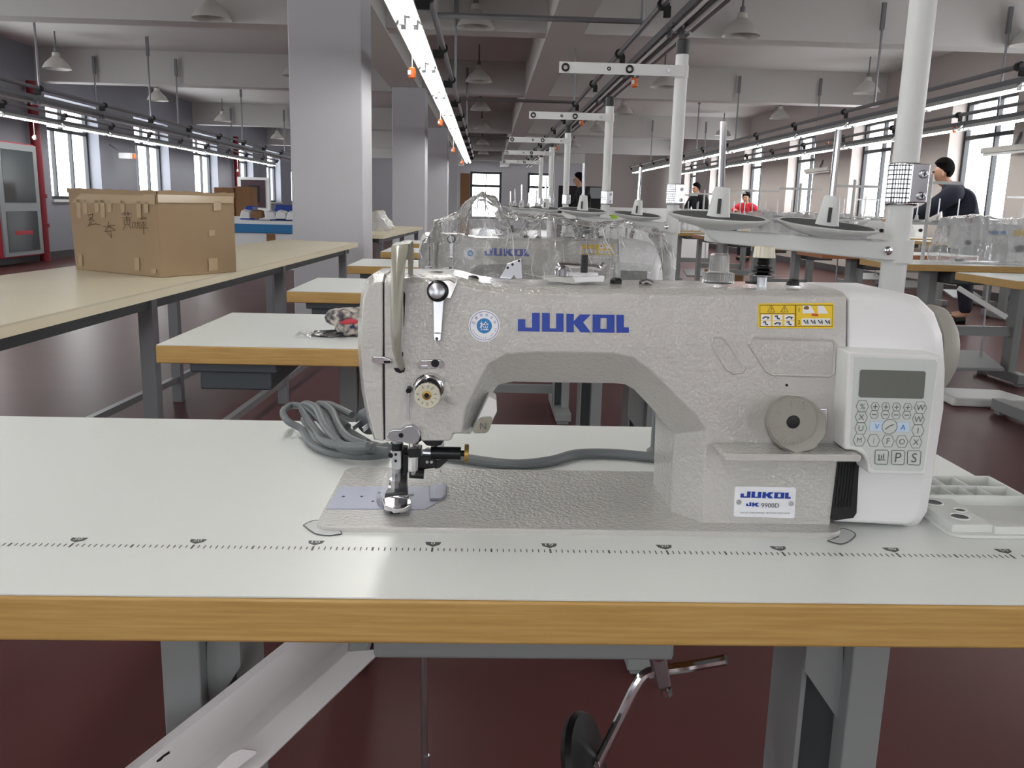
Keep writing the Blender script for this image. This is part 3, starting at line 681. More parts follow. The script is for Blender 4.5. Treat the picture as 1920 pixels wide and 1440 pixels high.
# ------ motor cover, vents, panel
A = [(1591, 559), (1680, 562), (1712, 571), (1736, 592), (1750, 625), (1751.5, 640), (1756, 690), (1754, 760), (1726, 952), (1712, 976), (1696, 983), (1562, 979), (1580, 830), (1589, 720), (1590, 640)]
B3 = [None, (1680, 546), (1720, 556), (1747, 583), (1762, 625), (1763.5, 640), (1767, 690), (1764, 765), (1733, 955), (1716, 981), (1696, 985), None, None, None, None]
KA = PM(A, YF+.001); KB = [um(q[0], q[1], Y=YM) if q else V(KA[i].x, YM, KA[i].z) for i, q in enumerate(B3)]; KB[0].z = um(1591, 545, Y=YM).z
KC = [V(q.x, YB-.02, q.z) for q in KB]; KD = [V(q.x-.004 if q.x > .44 else q.x, YB, q.z) for q in KB]
KM = [KA[i].lerp(KB[i], .7)+V(0, -.008, 0) for i in range(len(KA))]
p = MB(); p.loft([KA, KM, KB, KC, KD], (False, True)); p.face((14, 0, 1, 2, 3, 4, 5)); p.face(tuple(range(5, 15))); cover = p.build('motor_cover', 'white_plastic', mach, bevel=.003, seg=3, smooth=45)
vt = part([(1573, 846), (1612, 846), (1606, 962), (1600, 971), (1566, 976), (1558, 974)], YF-.0012, .004, 'vent', 'black_plastic')
for k in range(6):
    u = 1575+k*5.6; q = MB(); q.bar(um(u, 868, Y=YF-.0014), um(u-9, 950, Y=YF-.0014), .0008, .0012, V(0, -1, 0)); q.build('vent_slat', 'black_rubber', vt)
p = MB(); hw = um(1757, 655, Y=.228); hw.x = .4685
p.lathe([(.03, -.004), (.042, -.002), (.0435, .004), (.0415, .012), (.034, .0175), (.02, .02), (.001, .021)], hw, (1, 0, 0), 40); wheel = p.build('hand_wheel', 'dial_grey', mach, smooth=60)
p = MB(); p.lathe([(.0045, 0), (.004, .0012)], um(1768, 709, Y=.205)+V(.004, -.002, 0), (1, -.25, -.3), 12); p.build('wheel_hole', 'black_rubber', wheel)
YP = .128
pn = part([(1592, 659), (1766, 667), (1737, 892), (1629, 889), (1627, 868), (1619, 853), (1604, 845), (1583, 844)], YP, .034, 'control_panel', 'panel_plastic', bevel=.0025, seg=3)
part([(1603, 669), (1754, 675), (1758, 680), (1732, 880), (1726, 884), (1640, 882), (1634, 877), (1630, 856), (1618, 840), (1596, 836), (1594, 830)], YP-.0004, .001, 'panel_sheet', 'panel_sheet', pn)
part([(1616, 693), (1733, 696), (1736, 699), (1732, 746), (1729, 748), (1613, 745), (1610, 742), (1613, 696)], YP-.0009, .0008, 'screen', 'screen', pn)
HEX0 = [None, None]
YBN = YP-.0007
def ring(pts, m, name, parent, r=.00022):
    q = MB(); q.tube(pts, r, 5, closed=True); return q.build(name, m, parent)
def hexbtn(u, v, big, s):
    wx, wy = ((11.5, 11) if big else (8, 7.5)); pts = [(u-wx, v), (u-wx*.55, v-wy), (u+wx*.55, v-wy), (u+wx, v), (u+wx*.55, v+wy), (u-wx*.55, v+wy)]
    bt = part(pts, YBN, .0005, 'button', 'panel_sheet', pn); ring(PM(pts, YBN-.0001), 'ink_grey', 'button_rim', bt)
    o = um(u, v, Y=YBN-.0004)
    if s: text('symbol', s, (.0042 if s in 'M' else .0044 if s == '+' else .0009 if s == '-' else .005), 'ink_grey', bt, o, width=(.0042 if s in '+-' else None))
    return bt
for u, s in ((1617, '%'), (1641, '+'), (1661, '+'), (1681, '+'), (1702, '+'), (1726, 'W')): hexbtn(u, 762+(u-1617)*.02, s in '%W', s)
for u in (1639, 1660, 1680, 1700): hexbtn(u, 777+(u-1639)*.02, False, '-')
for u, v, s in ((1615, 782, 'X'), (1722, 786, 'W'), (1614, 803, 'U'), (1721, 807, 'I'), (1611, 825, 'M'), (1638, 826, '|'), (1665, 827, 'F'), (1691, 828, 'O'), (1717, 829, 'X')): hexbtn(u, v, True, s)
mat('button_blue', (196, 214, 232), .3)
for pts, s in (([(1632, 790), (1659, 790), (1656, 809), (1630, 808)], 'V'), ([(1683, 791), (1706, 792), (1704, 811), (1680, 810)], 'A')):
    bt = part(pts, YBN, .0005, 'button', 'button_blue', pn, bevel=.0002); text('symbol', s, .0045, 'sticker_blue', bt, um(sum(q[0] for q in pts)/4, sum(q[1] for q in pts)/4, Y=YBN-.0004))
bt = disc(1668, 800, YBN+.0004, .0068, .0006, 'button', 'panel_sheet', pn, 24); ring([um(1668, 800, Y=YBN-.0003)+V(cos(2*pi*k/24)*.0066, 0, sin(2*pi*k/24)*.0066) for k in range(24)], 'ink_grey', 'button_rim', bt)
q = MB(); q.tube([um(u, v, Y=YBN-.0004) for u, v in ((1660, 805), (1664, 802), (1668, 799), (1676, 796))], .0004, 5); q.build('symbol', 'ink_grey', bt)
for u, s in ((1653, ''), (1684, 'P'), (1714, 'S')):
    v = 857+(u-1653)*.02; pts = [(u-11, v-13), (u+10, v-13), (u+13, v-10), (u+11, v+12), (u+9, v+14), (u-10, v+13), (u-12.5, v+11), (u-12, v-11)]
    bt = part(pts, YBN, .0005, 'button', 'panel_sheet', pn); ring(PM(pts, YBN-.0001), 'ink_grey', 'button_rim', bt, .0003)
    if s: text('symbol', s, .0085, 'ink_grey', bt, um(u, v, Y=YBN-.0004))
    else:
        for du, v0, v1 in ((-5, 852, 864), (0, 854, 860), (4, 851, 860)):
            q = MB(); q.bar(um(u+du, v0, Y=YBN-.0004), um(u+du, v1, Y=YBN-.0004), .0006, .0006); q.build('symbol', 'ink_grey', bt)
        q = MB(); q.bar(um(u-7, 862, Y=YBN-.0004), um(u+7, 862.5, Y=YBN-.0004), .0006, .0006); q.build('symbol', 'ink_grey', bt)
# ------ stitch dial, reverse lever, small plate
dl = disc(1480, 787, YF, .0235, .03, 'stitch_dial', 'dial_grey', n=64, prof=[(.0225, 0), (.0228, .004), (.0222, .006), (.0235, .012), (.0238, .026), (.0215, .03), (.0205, .0295)], lobes=(9, .02))
dc = um(1487, 791, Y=YF-.03)
q = MB(); q.lathe([(.0205, -.0012), (.0205, .0004), (.006, .0006), (.0055, -.0002)], dc, (0, -1, 0), 40, cap=(False, False)); q.build('dial_face', 'dial_grey', dl)
q = MB(); q.lathe([(.0055, -.002), (.0055, .0009), (.005, .0011), (.0002, .0012)], dc, (0, -1, 0), 20); q.build('dial_screw', 'ink_black', dl)
for a, s in ((150, '3'), (60, '5'), (105, '4'), (200, '2'), (245, '1'), (300, '0')):
    d = V(cos(radians(a)), 0, sin(radians(a))); text('numeral', s, .0045, 'guard_paint', dl, dc+d*.0155+V(0, -.0008, 0), V(d.z, 0, -d.x), d)
for a in range(45, 320, 11):
    d = V(cos(radians(a)), 0, sin(radians(a))); q = MB(); q.bar(dc+d*.0178+V(0, -.0006, 0), dc+d*.0198+V(0, -.0006, 0), .0004, .0004); q.build('tick', 'guard_paint', dl)
sc_ = part([(1519, 762), (1527, 766), (1552, 766), (1553, 770), (1551, 800), (1546, 813), (1524, 812), (1529, 795), (1528, 775)], YF-.004, .005, 'dial_index', 'chrome', bevel=.0015)
disc(1475, 722, YF-.0005, .0012, .001, 'oil_hole', 'dark_steel', mach, 10)
lv = part([(1357, 854), (1362, 851), (1612, 853), (1616, 856), (1615, 864), (1611, 866), (1362, 865), (1358, 862)], .118, .036, 'reverse_lever', 'machine_paint', bevel=.002, seg=3)
# ------ brand plate
bp = part([(1381, 912), (1490, 914), (1493, 917), (1490, 970), (1487, 972), (1378, 969), (1376, 966), (1378, 915)], YF-.0008, .0012, 'brand_plate', 'sticker_white', bevel=.0003)
def logo(name, parent, f, m='logo_blue', ext=V(0, -.0004, 0), letters='JUKOL'):
    L = {'J': [[(-130, 725), (-67, 725), (-67, 795), (-10, 795), (-10, 668), (55, 668), (55, 828), (-130, 828)]],
         'U': [[(75, 668), (140, 668), (140, 800), (195, 800), (195, 672), (258, 672), (258, 828), (75, 828)]],
         'K': [[(282, 675), (345, 675), (345, 735), (400, 678), (490, 678), (425, 745), (492, 832), (405, 832), (345, 760), (345, 832), (282, 832)]],
         'O': [[(505, 678), (572, 708), (572, 800), (505, 832)], [(505, 678), (692, 678), (625, 708), (572, 708)], [(692, 678), (692, 832), (625, 800), (625, 708)], [(505, 832), (572, 800), (625, 800), (692, 832)]],
         'L': [[(708, 678), (772, 678), (772, 785), (815, 785), (815, 832), (708, 832)]]}
    for ch in letters:
        q = MB()
        for poly in L[ch]: q.prism([f((x+130)/945, (832-y)/164) for x, y in poly], ext)
        q.build(name, m, parent, smooth=0)
def frame(u0, v0, u1, v1, u2, v2, Y):           # lower-left, lower-right, upper-left pixels on a plane
    a, c, e = um(u0, v0, Y=Y), um(u1, v1, Y=Y), um(u2, v2, Y=Y)
    return lambda s, t: a+(c-a)*s+(e-a)*t
logo('logo_letter', arm, frame(971, 622, 1179, 624, 971, 586, YF-.0001))
logo('plate_letter', bp, frame(1388, 933, 1482, 935, 1389, 921, YF-.0009))
logo('plate_letter', bp, frame(1399, 949, 1447, 950, 1399, 941.5, YF-.0009), letters='J'); 
f2 = frame(1384.5, 949, 1443, 950, 1384.5, 941.5, YF-.0009); logo('plate_letter', bp, f2, letters='K')
text('plate_letter', '9900D', .0042, 'ink_black', bp, um(1444, 947.5, Y=YF-.0009), width=.0165)
text('plate_letter', 'JUKOL INDUSTRIAL SEWING MACHINE', .0018, 'ink_grey', bp, um(1434, 962, Y=YF-.0009), width=.046)
for u, v in ((1385, 941), (1483, 944)): disc(u, v, YF-.0008, .0024, .0012, 'rivet', 'satin_steel', bp, 12)
# ------ round inspection sticker
sk = disc(908, 611, YF-.0002, .0138, .0004, 'inspection_sticker', 'sticker_white', arm, 40)
so = um(908, 611, Y=YF-.0007); UZ = V(0, sin(TILT), cos(TILT)); UX = V(1, 0, 0)
ring([so+UX*(cos(2*pi*k/40)*.0124)+UZ*(sin(2*pi*k/40)*.0124) for k in range(40)], 'sticker_rim', 'sticker_ring', sk, .00022)
disc(908, 611, YF-.0006, .0066, .0004, 'sticker_centre', 'sticker_blue', sk, 32)
text('sticker_letter', '\u68c0', .0078, 'sticker_white', sk, so+V(0, -.0004, 0), UX, UZ)
for k, ch in enumerate('zhengchajianyan'):
    a = radians(205+k*10.2); d = UX*cos(a)+UZ*sin(a); text('sticker_letter', ch, .0012, 'sticker_rim', sk, so+d*.0104+V(0, -.0002, 0), UZ*cos(a)-UX*sin(a), -d)
for k, ch in enumerate('\u6b63\u5bdf\u534f\u9a8c\u5408\u683c'):
    a = radians(165-k*29); d = UX*cos(a)+UZ*sin(a); text('sticker_letter', ch, .0024, 'sticker_rim', sk, so+d*.0098+V(0, -.0002, 0), UX*sin(a)-UZ*cos(a), d)
# ------ yellow warning sticker
ys_ = part([(1424, 569), (1561, 568), (1564, 571), (1564, 613), (1561, 616), (1425, 615), (1422, 612), (1422, 572)], YF-.0006, .0006, 'warning_sticker', 'sticker_yellow', arm)
Yw = YF-.0008
def frm(x0, y0, x1, y1, r=.00025): ring(PM([(x0, y0), (x1, y0), (x1, y1), (x0, y1)], Yw), 'ink_black', 'sticker_line', ys_, r)
frm(1425, 572, 1561, 612); 
q = MB(); q.bar(um(1492, 572, Y=Yw), um(1492, 612, Y=Yw), .0005, .0004); q.bar(um(1425, 588, Y=Yw), um(1492, 588, Y=Yw), .0005, .0004); q.build('sticker_line', 'ink_black', ys_)
for u in (1446, 1471):
    ring(PM([(u, 573), (u+7, 585), (u-7, 585)], Yw), 'ink_black', 'warning_triangle', ys_, .0003); text('warning_mark', '!', .0032, 'ink_black', ys_, um(u, 580.5, Y=Yw), UX, UZ)
for i, u in enumerate((1427, 1449, 1471)):
    for v in (590, 601):
        part([(u, v), (u+18, v), (u+18, v+10), (u, v+10)], Yw, .0003, 'pictogram', 'sticker_white', ys_)
        q = MB(); q.tube([um(u+a, v+c, Y=Yw-.0003) for a, c in (((4, 3), (9, 2), (8, 6), (13, 8)) if (i+v) % 2 else ((3, 7), (8, 4), (15, 5), (12, 8)))], .0006, 5); q.build('pictogram_mark', 'ink_black', ys_)
part([(1505, 573), (1520, 573), (1528, 587), (1505, 588)], Yw, .0003, 'pictogram', 'paper_white', ys_); part([(1533, 573), (1544, 573), (1553, 588), (1534, 588)], Yw, .0003, 'pictogram', 'paper_white', ys_)
q = MB(); q.ball(um(1512, 578, Y=Yw), .0026, 8, 5, (1, .1, .8)); q.build('pictogram_mark', 'cardboard_dark', ys_)
q = MB(); q.bar(um(1522, 590, Y=Yw-.0002), um(1534, 591, Y=Yw-.0002), .0004, .002, V(0, 0, 1)); q.build('pictogram_arrow', 'orange_red', ys_)
part([(1503, 597), (1557, 597), (1557, 610), (1503, 610)], Yw, .0003, 'pictogram', 'paper_white', ys_)
for k in range(4):
    u = 1507+k*13.5; q = MB(); q.tube([um(u, 600, Y=Yw-.0003), um(u+4, 606, Y=Yw-.0003), um(u+7, 600, Y=Yw-.0003), um(u+8, 607, Y=Yw-.0003)], .0005, 5); q.build('pictogram_mark', 'ink_black', ys_)
for v, s in ((581, '1'), (604, '2')): text('warning_mark', s, .0034, 'ink_black', ys_, um(1498, v, Y=Yw), UX, UZ)
# ------ things on top of the arm
YT = .215
def plug(u, v, r, name='oil_plug', Y=YT):
    q = MB(); q.lathe([(r, -.003), (r, .001), (r*.7, .0028), (.0005, .0034)], um(u, v, Y=Y), n=20); return q.build(name, 'black_rubber', mach)
plug(818, 515, .0088); plug(887, 523, .0055); plug(1155, 527, .0056); plug(1487, 529, .006)
bk = part([(934, 524), (938, 519), (948, 503), (951, 495), (977, 485), (979, 522), (968, 523), (964, 516), (957, 524)], YT, .0018, 'top_guide_plate', 'satin_steel', bevel=.0003)
for u, v in ((961, 496), (973, 489), (952, 502)): disc(u, v, YT, .0012, .0005, 'plate_hole', 'dark_steel', bk, 10)
part([(922, 522), (934, 520), (957, 523), (950, 525), (926, 525)], YT-.006, .012, 'guide_foot', 'chrome', bk)
bw = part([(1020, 522), (1050, 519), (1130, 523), (1128, 529), (1090, 531), (1080, 533), (1030, 528)], YT-.02, .03, 'bobbin_winder_base', 'machine_paint', bevel=.001)
part([(1075, 520), (1134, 518), (1132, 529), (1077, 530)], YT-.022, .012, 'winder_arm', 'white_plastic', bw, bevel=.001)
part([(1064, 511), (1122, 511), (1122, 519), (1064, 519)], YT-.012, .006, 'winder_latch', 'white_plastic', bw, bevel=.001)
q = MB(); q.tube(smoothpts([um(1046, 514, Y=YT-.014), um(1045, 504, Y=YT-.014), um(1051, 497, Y=YT-.014), um(1080, 498, Y=YT-.014), um(1112, 500, Y=YT-.014), um(1124, 503, Y=YT-.014), um(1131, 497, Y=YT-.014), um(1134, 494, Y=YT-.014)], 4), .0024, 8); q.build('winder_lever', 'chrome', bw)
q = MB(); q.lathe([(.006, 0), (.006, .006), (.004, .008)], um(1054, 517, Y=YT-.014), n=16); q.build('winder_nut', 'chrome', bw)
q = MB(); q.lathe([(.0034, 0), (.0032, .016)], um(1095, 511, Y=YT-.016), n=12); q.build('winder_spindle', 'black_plastic', bw)
plug(1210, 530, .006, 'thread_stud')
q = MB(); q.tube([um(1203, 530, Y=YT-.02), um(1212, 525, Y=YT-.02), um(1224, 530, Y=YT-.02)], .002, 8); q.build('stud_wire', 'chrome', mach)
# clear oil sight cap
c = um(1346, 530, Y=YT)
q = MB(); q.lathe([(.0145, 0), (.0145, .009), (.0135, .0095), (.0095, .0095), (.0088, .0255), (.0075, .027), (.0005, .0272)], c, n=48, lobes=(24, .02)); oc = q.build('oil_sight_cap', 'clear_ribbed', mach)
q = MB(); q.lathe([(.011, -.0005), (.011, .0004)], c, n=24); q.build('cap_gasket', 'black_rubber', oc)
# bobbin winder tension post
c = um(1428, 536, Y=YT-.012)
q = MB(); q.lathe([(.0045, -.001), (.0045, .008), (.003, .01), (.003, .02)], c, n=12); tp = q.build('tension_post', 'satin_steel', mach)
for k in range(3):
    q = MB(); q.lathe([(.005, 0), (.0125-.0018*k, .0014), (.0125-.0018*k, .002), (.005, .0034)], c+V(0, 0, .0085+.0034*k), n=24); q.build('tension_washer', 'dark_steel' if k else 'chrome', tp)
q = MB(); q.lathe([(.0048, .019), (.0062, .0215), (.0048, .023), (.0066, .0255), (.005, .027)], c, n=20); q.build('tension_spring', 'black_rubber', tp)
q = MB(); q.lathe([(.0098, .026), (.0096, .028), (.0086, .036), (.0078, .0365)], c, n=48, lobes=(16, .035)); q.build('tension_nut', 'dial_cream', tp)
q = MB(); q.lathe([(.0075, -.0003), (.0075, .0015)], um(1412, 531, Y=YT), n=18); q.build('post_washer', 'black_rubber', tp)
# hinge cut-outs in the table top at the bed corners
def hinge(pts, pts2):
    pts = [(v.x, v.y) for v in smoothpts([V(u, v, 0) for u, v in pts+pts[:1]], 4)[:-1]]
    q = MB(); q.prism([um(u, v, Z=TZ+.0002) for u, v in pts], (0, 0, .0006)); h = q.build('bed_hinge', 'hinge_pale', mach)
    q = MB(); q.tube([um(u, v, Z=TZ+.0006) for u, v in pts], .0006, 5, closed=True); q.build('hinge_rim', 'leg_dark', h)
hinge([(569, 985), (580, 979), (600, 977), (640, 998), (628, 1003), (612, 1004), (590, 1000)], 0)
hinge([(1552, 1014), (1572, 1006), (1576, 992), (1594, 995), (1604, 1003), (1592, 1015), (1575, 1020)], 0)
# hoses and pedestal behind the arm
q = MB(); q.tube(smoothpts([um(u, v, Z=TZ+.0065) for u, v in ((800, 848), (870, 860), (960, 871), (1030, 865), (1080, 852), (1150, 851), (1245, 860))], 6), .0058, 10)
tag(q.build('power_cable', 'cable_grey'), 'grey cable lying along the table behind the machine arm', 'cable')
q = MB(); c = V(.249, .40, TZ); q.lathe([(.012, 0), (.012, .004), (.0075, .008), (.0075, .06), (.005, .062)], c, n=16); tag(q.build('rest_pin', 'cable_grey'), 'grey plastic rest pin standing on the table behind the machine pillar', 'rest pin')
# ------------------------------------------------------------------ thread stands
def thread_stand():
    X, Y = .557, .497
    t = thing('thread_stand', 'white thread stand with two empty spool trays, bolted to the front table', 'thread stand', (X, Y, TZ), 'thread stands of the middle row')
    q = MB(); q.tube([(X, Y, TZ-.05), (X, Y, 1.43)], .0155, 20); pole = q.build('pole', 'stand_white', t)
    q = MB(); q.lathe([(.0165, 1.405), (.0165, 1.437), (.012, 1.44)], (X, Y, 0), n=20); q.build('pole_cap', 'black_plastic', pole)
    q = MB(); q.lathe([(.03, 0), (.03, .006), (.018, .01), (.018, .03)], (X, Y, TZ), n=20); q.build('pole_base', 'dark_steel', pole)
    # thread guide arm near the top
    q = MB(); q.box(X-.3, X+.004, Y-.0185, Y-.0165, 1.352, 1.378); q.lathe([(.0175, 1.35), (.0175, 1.38)], (X, Y, 0), n=16); ga = q.build('guide_arm', 'stand_white', t)
    for dx, r in ((-.285, .0075), (-.13, .0075), (-.18, .0035)):
        q = MB(); q.tube([V(X+dx+r*cos(a*pi/8), Y-.02, 1.365+r*sin(a*pi/8)) for a in range(16)], r*.35, 6, closed=True); q.build('eyelet', 'black_plastic', ga)
    q = MB(); q.lathe([(.0055, 0), (.0045, .003)], (X-.035, Y-.0185, 1.365), (0, -1, 0), 12); q.build('arm_screw', 'chrome', ga)
    # clamp sleeve with two cross-head screws
    a, c = un(1697, 305, Y=Y), un(1690, 386, Y=Y)
    q = MB(); q.lathe([(.0175, c.z), (.019, c.z+.002), (.019, a.z-.002), (.0175, a.z)], (X, Y, 0), n=24); q.box(X, X+.0225, Y-.02, Y-.012, c.z+.004, a.z-.002); sl = q.build('clamp_sleeve', 'chrome', t, bevel=.002)
    for v in (326, 367):
        o = un(1714, v, Y=Y-.02); o.x = X+.0145
        q = MB(); q.lathe([(.0052, 0), (.0052, .002), (.0036, .0032)], o, (0, -1, 0), 16); q.build('clamp_screw', 'satin_steel', sl)
        q = MB(); q.box(o.x-.003, o.x+.003, o.y-.0042, o.y-.003, o.z-.0006, o.z+.0006); q.box(o.x-.0006, o.x+.0006, o.y-.0042, o.y-.003, o.z-.003, o.z+.003); q.build('screw_cross', 'ink_black', sl)
    for k in range(9):
        z = c.z+.004+k*(a.z-c.z-.008)/8
        q = MB(); q.lathe([(.0192, z-.0007), (.0192, z+.0007)], (X, Y, 0), n=24); q.build('sleeve_groove', 'dark_steel', sl)
    # spool rest bar
    q = MB(); q.prism(PL([(1327, 429), (1500, 441), (1692, 455), (1696, 492), (1636, 487), (1350, 456), (1334, 447)], Y-.02), (0, .02, 0)); rest = q.build('spool_bar', 'stand_white', t, bevel=.003)
    z0 = un(1690, 492, Y=Y).z; q = MB(); q.lathe([(.021, z0), (.021, z0+.028)], (X, Y, 0), n=20); q.build('bar_socket', 'stand_white', rest)
    q = MB(); q.lathe([(.0055, 0), (.0055, .002), (.0035, .003)], un(1664, 470, Y=Y-.02), (0, -1, 0), 14); q.build('bar_screw', 'chrome', rest)
    for (u, v, tilt, pu, pv) in ((1346, 413, (.035, -.09, 1), 1357, 228), (1549, 429, (.06, -.1, 1), 1573, 243)):
        c = un(u, v, Y=Y); ax = Vector(tilt).normalized()
        q = MB(); q.lathe([(.012, -.014), (.02, -.01), (.046, -.004), (.06, .002), (.062, .005), (.059, .0062), (.05, .003)], c, ax, 40, cap=(True, False)); tr = q.build('spool_tray', 'stand_white', t, smooth=50)
        q = MB(); q.lathe([(.0575, .003), (.0565, .0056), (.012, .0045)], c, ax, 40); q.build('foam_pad', 'foam_dark', tr)
        q = MB(); q.lathe([(.0008, 0), (.0145, .002), (.0135, .006), (.0095, .036), (.0085, .0375), (.002, .038)], c+ax*.003, ax, 20); cn = q.build('spool_cone', 'stand_white', tr)
        sd = ax.cross(V(0, 1, 0)).normalized()
        q = MB(); q.bar(c+ax*.008+V(0, -.0142, 0)+sd*.004, c+ax*.026+V(0, -.0118, 0)+sd*.004, .004, .002, V(0, -1, 0)); q.build('cone_slot', 'foam_dark', tr)
        q = MB(); q.tube([c+ax*.03, un(pu, pv, Y=Y)], .0042, 10); q.build('spool_pin', 'chrome', tr)
        q = MB(); q.tube([c-ax*.026, c-ax*.01], .014, 14); q.build('tray_foot', 'stand_white', tr)
    return t
stand = thread_stand()
for i, (u, y) in enumerate(((1262, 1.62), (1135, 2.76), (1060, 4.0), (1031, 5.1), (1012, 6.3))):
    x = un(u, 392, Y=y).x
    dup(stand, V(x, y, TZ)-V(.557, .497, TZ), 'white thread stand with spool trays, bolted to the %s middle table' % rn[i])

# ------------------------------------------------------------------ parts organiser set into the table
def organiser():
    z = TZ; x0, x1, y0, y1 = .468, .59, .136, .288
    t = thing('parts_organiser', 'pale plastic compartment tray set in the table right of the machine', 'parts tray', ((x0+x1)/2, (y0+y1)/2, z))
    q = MB(); q.prism(rrect(x0, x1, y0, y1, .014, z), (0, 0, .0035)); b = q.build('tray_base', 'tray_plastic', t, bevel=.001)
    h = .014
    def wall(a0, a1, b0, b1, hh=h, n='divider'):
        q = MB(); q.box(a0, a1, b0, b1, z+.003, z+hh); q.build(n, 'tray_plastic', t, bevel=.0006)
    wall(x0+.004, x1-.004, y1-.006, y1-.003, n='rim'); wall(x1-.006, x1-.003, y0+.006, y1-.004, n='rim')
    wall(x0+.004, x1-.005, y0+.082, y0+.0845); wall(x0+.004, x1-.005, y0+.112, y0+.1145)
    for k in range(5): wall(x0+.006+k*.0195, x0+.0075+k*.0195, y0+.0845, y0+.112)
    for k in range(4): wall(x0+.004+k*.024, x0+.0055+k*.024, y0+.1145, y1-.005)
    wall(x0+.004, x0+.042, y0+.008, y0+.082, .0105, 'flat_shelf')
    wall(x0+.042, x1-.005, y0+.004, y0+.008, .0105, 'rim')
    for cx, cy, r in ((x0+.016, y0+.068, .009), (x0+.031, y0+.046, .0055), (x0+.021, y0+.028, .0085)):
        q = MB(); q.lathe([(r, .0106), (r, .0112), (r*.86, .0108)], (cx, cy, z), n=20); q.build('cup_hole', 'ink_grey', t)
        q = MB(); q.tube([V(cx+r*cos(a*pi/10), cy+r*sin(a*pi/10), z+.011) for a in range(20)], .0009, 6, closed=True); q.build('cup_rim', 'tray_plastic', t)
organiser()

# ------------------------------------------------------------------ coiled power cord with plug
def cord():
    t = thing('extension_cord', 'coiled grey power cord with a two-pin plug on the table left of the machine', 'power cord', (-.14, .42, TZ))
    def P(u, v, h=.006): return un(u, v, Z=TZ+h)
    paths = [[(728, 842, .008), (690, 832, .009), (640, 822, .012), (612, 800, .02), (580, 768, .03), (548, 760, .03), (531, 772, .028), (540, 790, .02), (566, 805, .012), (584, 832, .008), (620, 848, .007), (680, 856, .007), (728, 852, .007)],
             [(728, 846, .018), (680, 840, .016), (640, 832, .02), (610, 800, .03), (594, 768, .036), (576, 757, .036), (566, 765, .03), (580, 790, .022), (606, 820, .016), (660, 846, .014), (728, 836, .014)],
             [(700, 838, .024), (656, 822, .026), (636, 800, .03), (622, 770, .036), (600, 757, .036), (596, 766, .032), (616, 786, .026), (630, 812, .02), (634, 826, .018)],
             [(660, 778, .034), (640, 768, .036), (616, 758, .032), (602, 762, .026), (640, 790, .022), (652, 800, .02)],
             [(690, 836, .03), (650, 836, .024), (606, 826, .018), (588, 804, .014), (570, 786, .012), (600, 776, .012), (640, 800, .012), (690, 830, .012)]]
    for k, pp in enumerate(paths):
        q = MB(); q.tube(smoothpts([P(*a) for a in pp], 6), .0044, 10); q.build('cord_coil', 'cable_grey', t)
    c = P(672, 796, .024)
    a, d = P(722, 775, .03), P(668, 800, .026)
    ax = (d-a).normalized()
    q = MB(); q.lathe([(.008, 0), (.012, .006), (.0155, .02), (.0165, .038), (.0135, .04)], a, ax, 16); pl = q.build('plug', 'cable_grey', t)
    sd = ax.cross(V(0, 0, 1)).normalized()
    for s in (-1, 1):
        q = MB(); q.bar(a+ax*.038+sd*.007*s, a+ax*.056+sd*.007*s-V(0, 0, .004), .0015, .006); q.build('plug_pin', 'satin_steel', pl)
cord()

# ------------------------------------------------------------------ second machine under a crumpled plastic bag
d2 = V(un(907, 493, Y=1.3).x-un(971, 620, Y=.155).x, 1.145, 0)
m2 = dup(mach, d2, 'beige industrial sewing machine wrapped in clear plastic, on the second table')
def crumple(name, label, prof, yc, half, zb, m, seed, nu=70, nv=40, amp=.012, group='plastic bags over machines', crease=0):
    """sheet draped over a machine: prof = [(x, z of the ridge)], crumpled with ridged noise"""
    from mathutils import noise
    xs = [q[0] for q in prof]; q = MB(); loops = []
    n0 = len(q.v); rows = []
    for i in range(nu+1):
        s = i/nu; x = xs[0]+(xs[-1]-xs[0])*s
        k = 0
        while k < len(prof)-2 and prof[k+1][0] < x: k += 1
        f = min(1, max(0, (x-prof[k][0])/(prof[k+1][0]-prof[k][0]))); f = f*f*(3-2*f); zt = prof[k][1]*(1-f)+prof[k+1][1]*f
        row = []
        for j in range(nv+1):
            t = j/nv; a = pi*t
            yy = yc-half*cos(a)*(1 if abs(cos(a)) < .9 else 1)
            zz = zb+(zt-zb)*min(1, sin(a)*1.9)**.8
            P = V(x, yy, zz)
            nn = noise.noise(V(x*16+seed, yy*16, zz*16)); n2 = noise.noise(V(x*38, yy*38+seed, zz*38))
            r = (1-abs(nn)*2)*amp+(1-abs(n2)*2)*amp*.7
            P += V(noise.noise(V(x*20, zz*20, seed))*amp*1.2, cos(a)*-r, sin(a)*r*.8)
            row.append(P)
        rows.append(row)
    q.loft(rows, (False, False), close=False)
    if crease:
        q.cur = 1; rnd = random.Random(int(seed*10))
        for c_ in range(crease):
            i = rnd.uniform(3, nu-3); j = rnd.uniform(3, nv*.75); a = rnd.uniform(0, 2*pi); pts = []
            for s_ in range(rnd.randint(5, 12)):
                ii = int(min(max(i, 0), nu)); jj = int(min(max(j, 0), nv)); f1 = min(max(i, 0), nu)-ii; f2_ = min(max(j, 0), nv)-jj; j2 = min(jj+1, nv); i2 = min(ii+1, nu); P = rows[ii][jj].lerp(rows[i2][jj], f1).lerp(rows[ii][j2].lerp(rows[i2][j2], f1), f2_)
                pts.append(P+V(0, -.0012, .0008)); a += rnd.uniform(-.22, .22); i += cos(a)*.9; j += sin(a)*.6
            rr = rnd.uniform(.0003, .0013); q.tube(pts, [rr*(.25+.75*sin(pi*(k_+.5)/len(pts))) for k_ in range(len(pts))], 5)
    o = q.build(name, [m, 'poly_crease'] if crease else m, smooth=24); tag(o, label, 'plastic bag', group); return o
Yp = 1.3
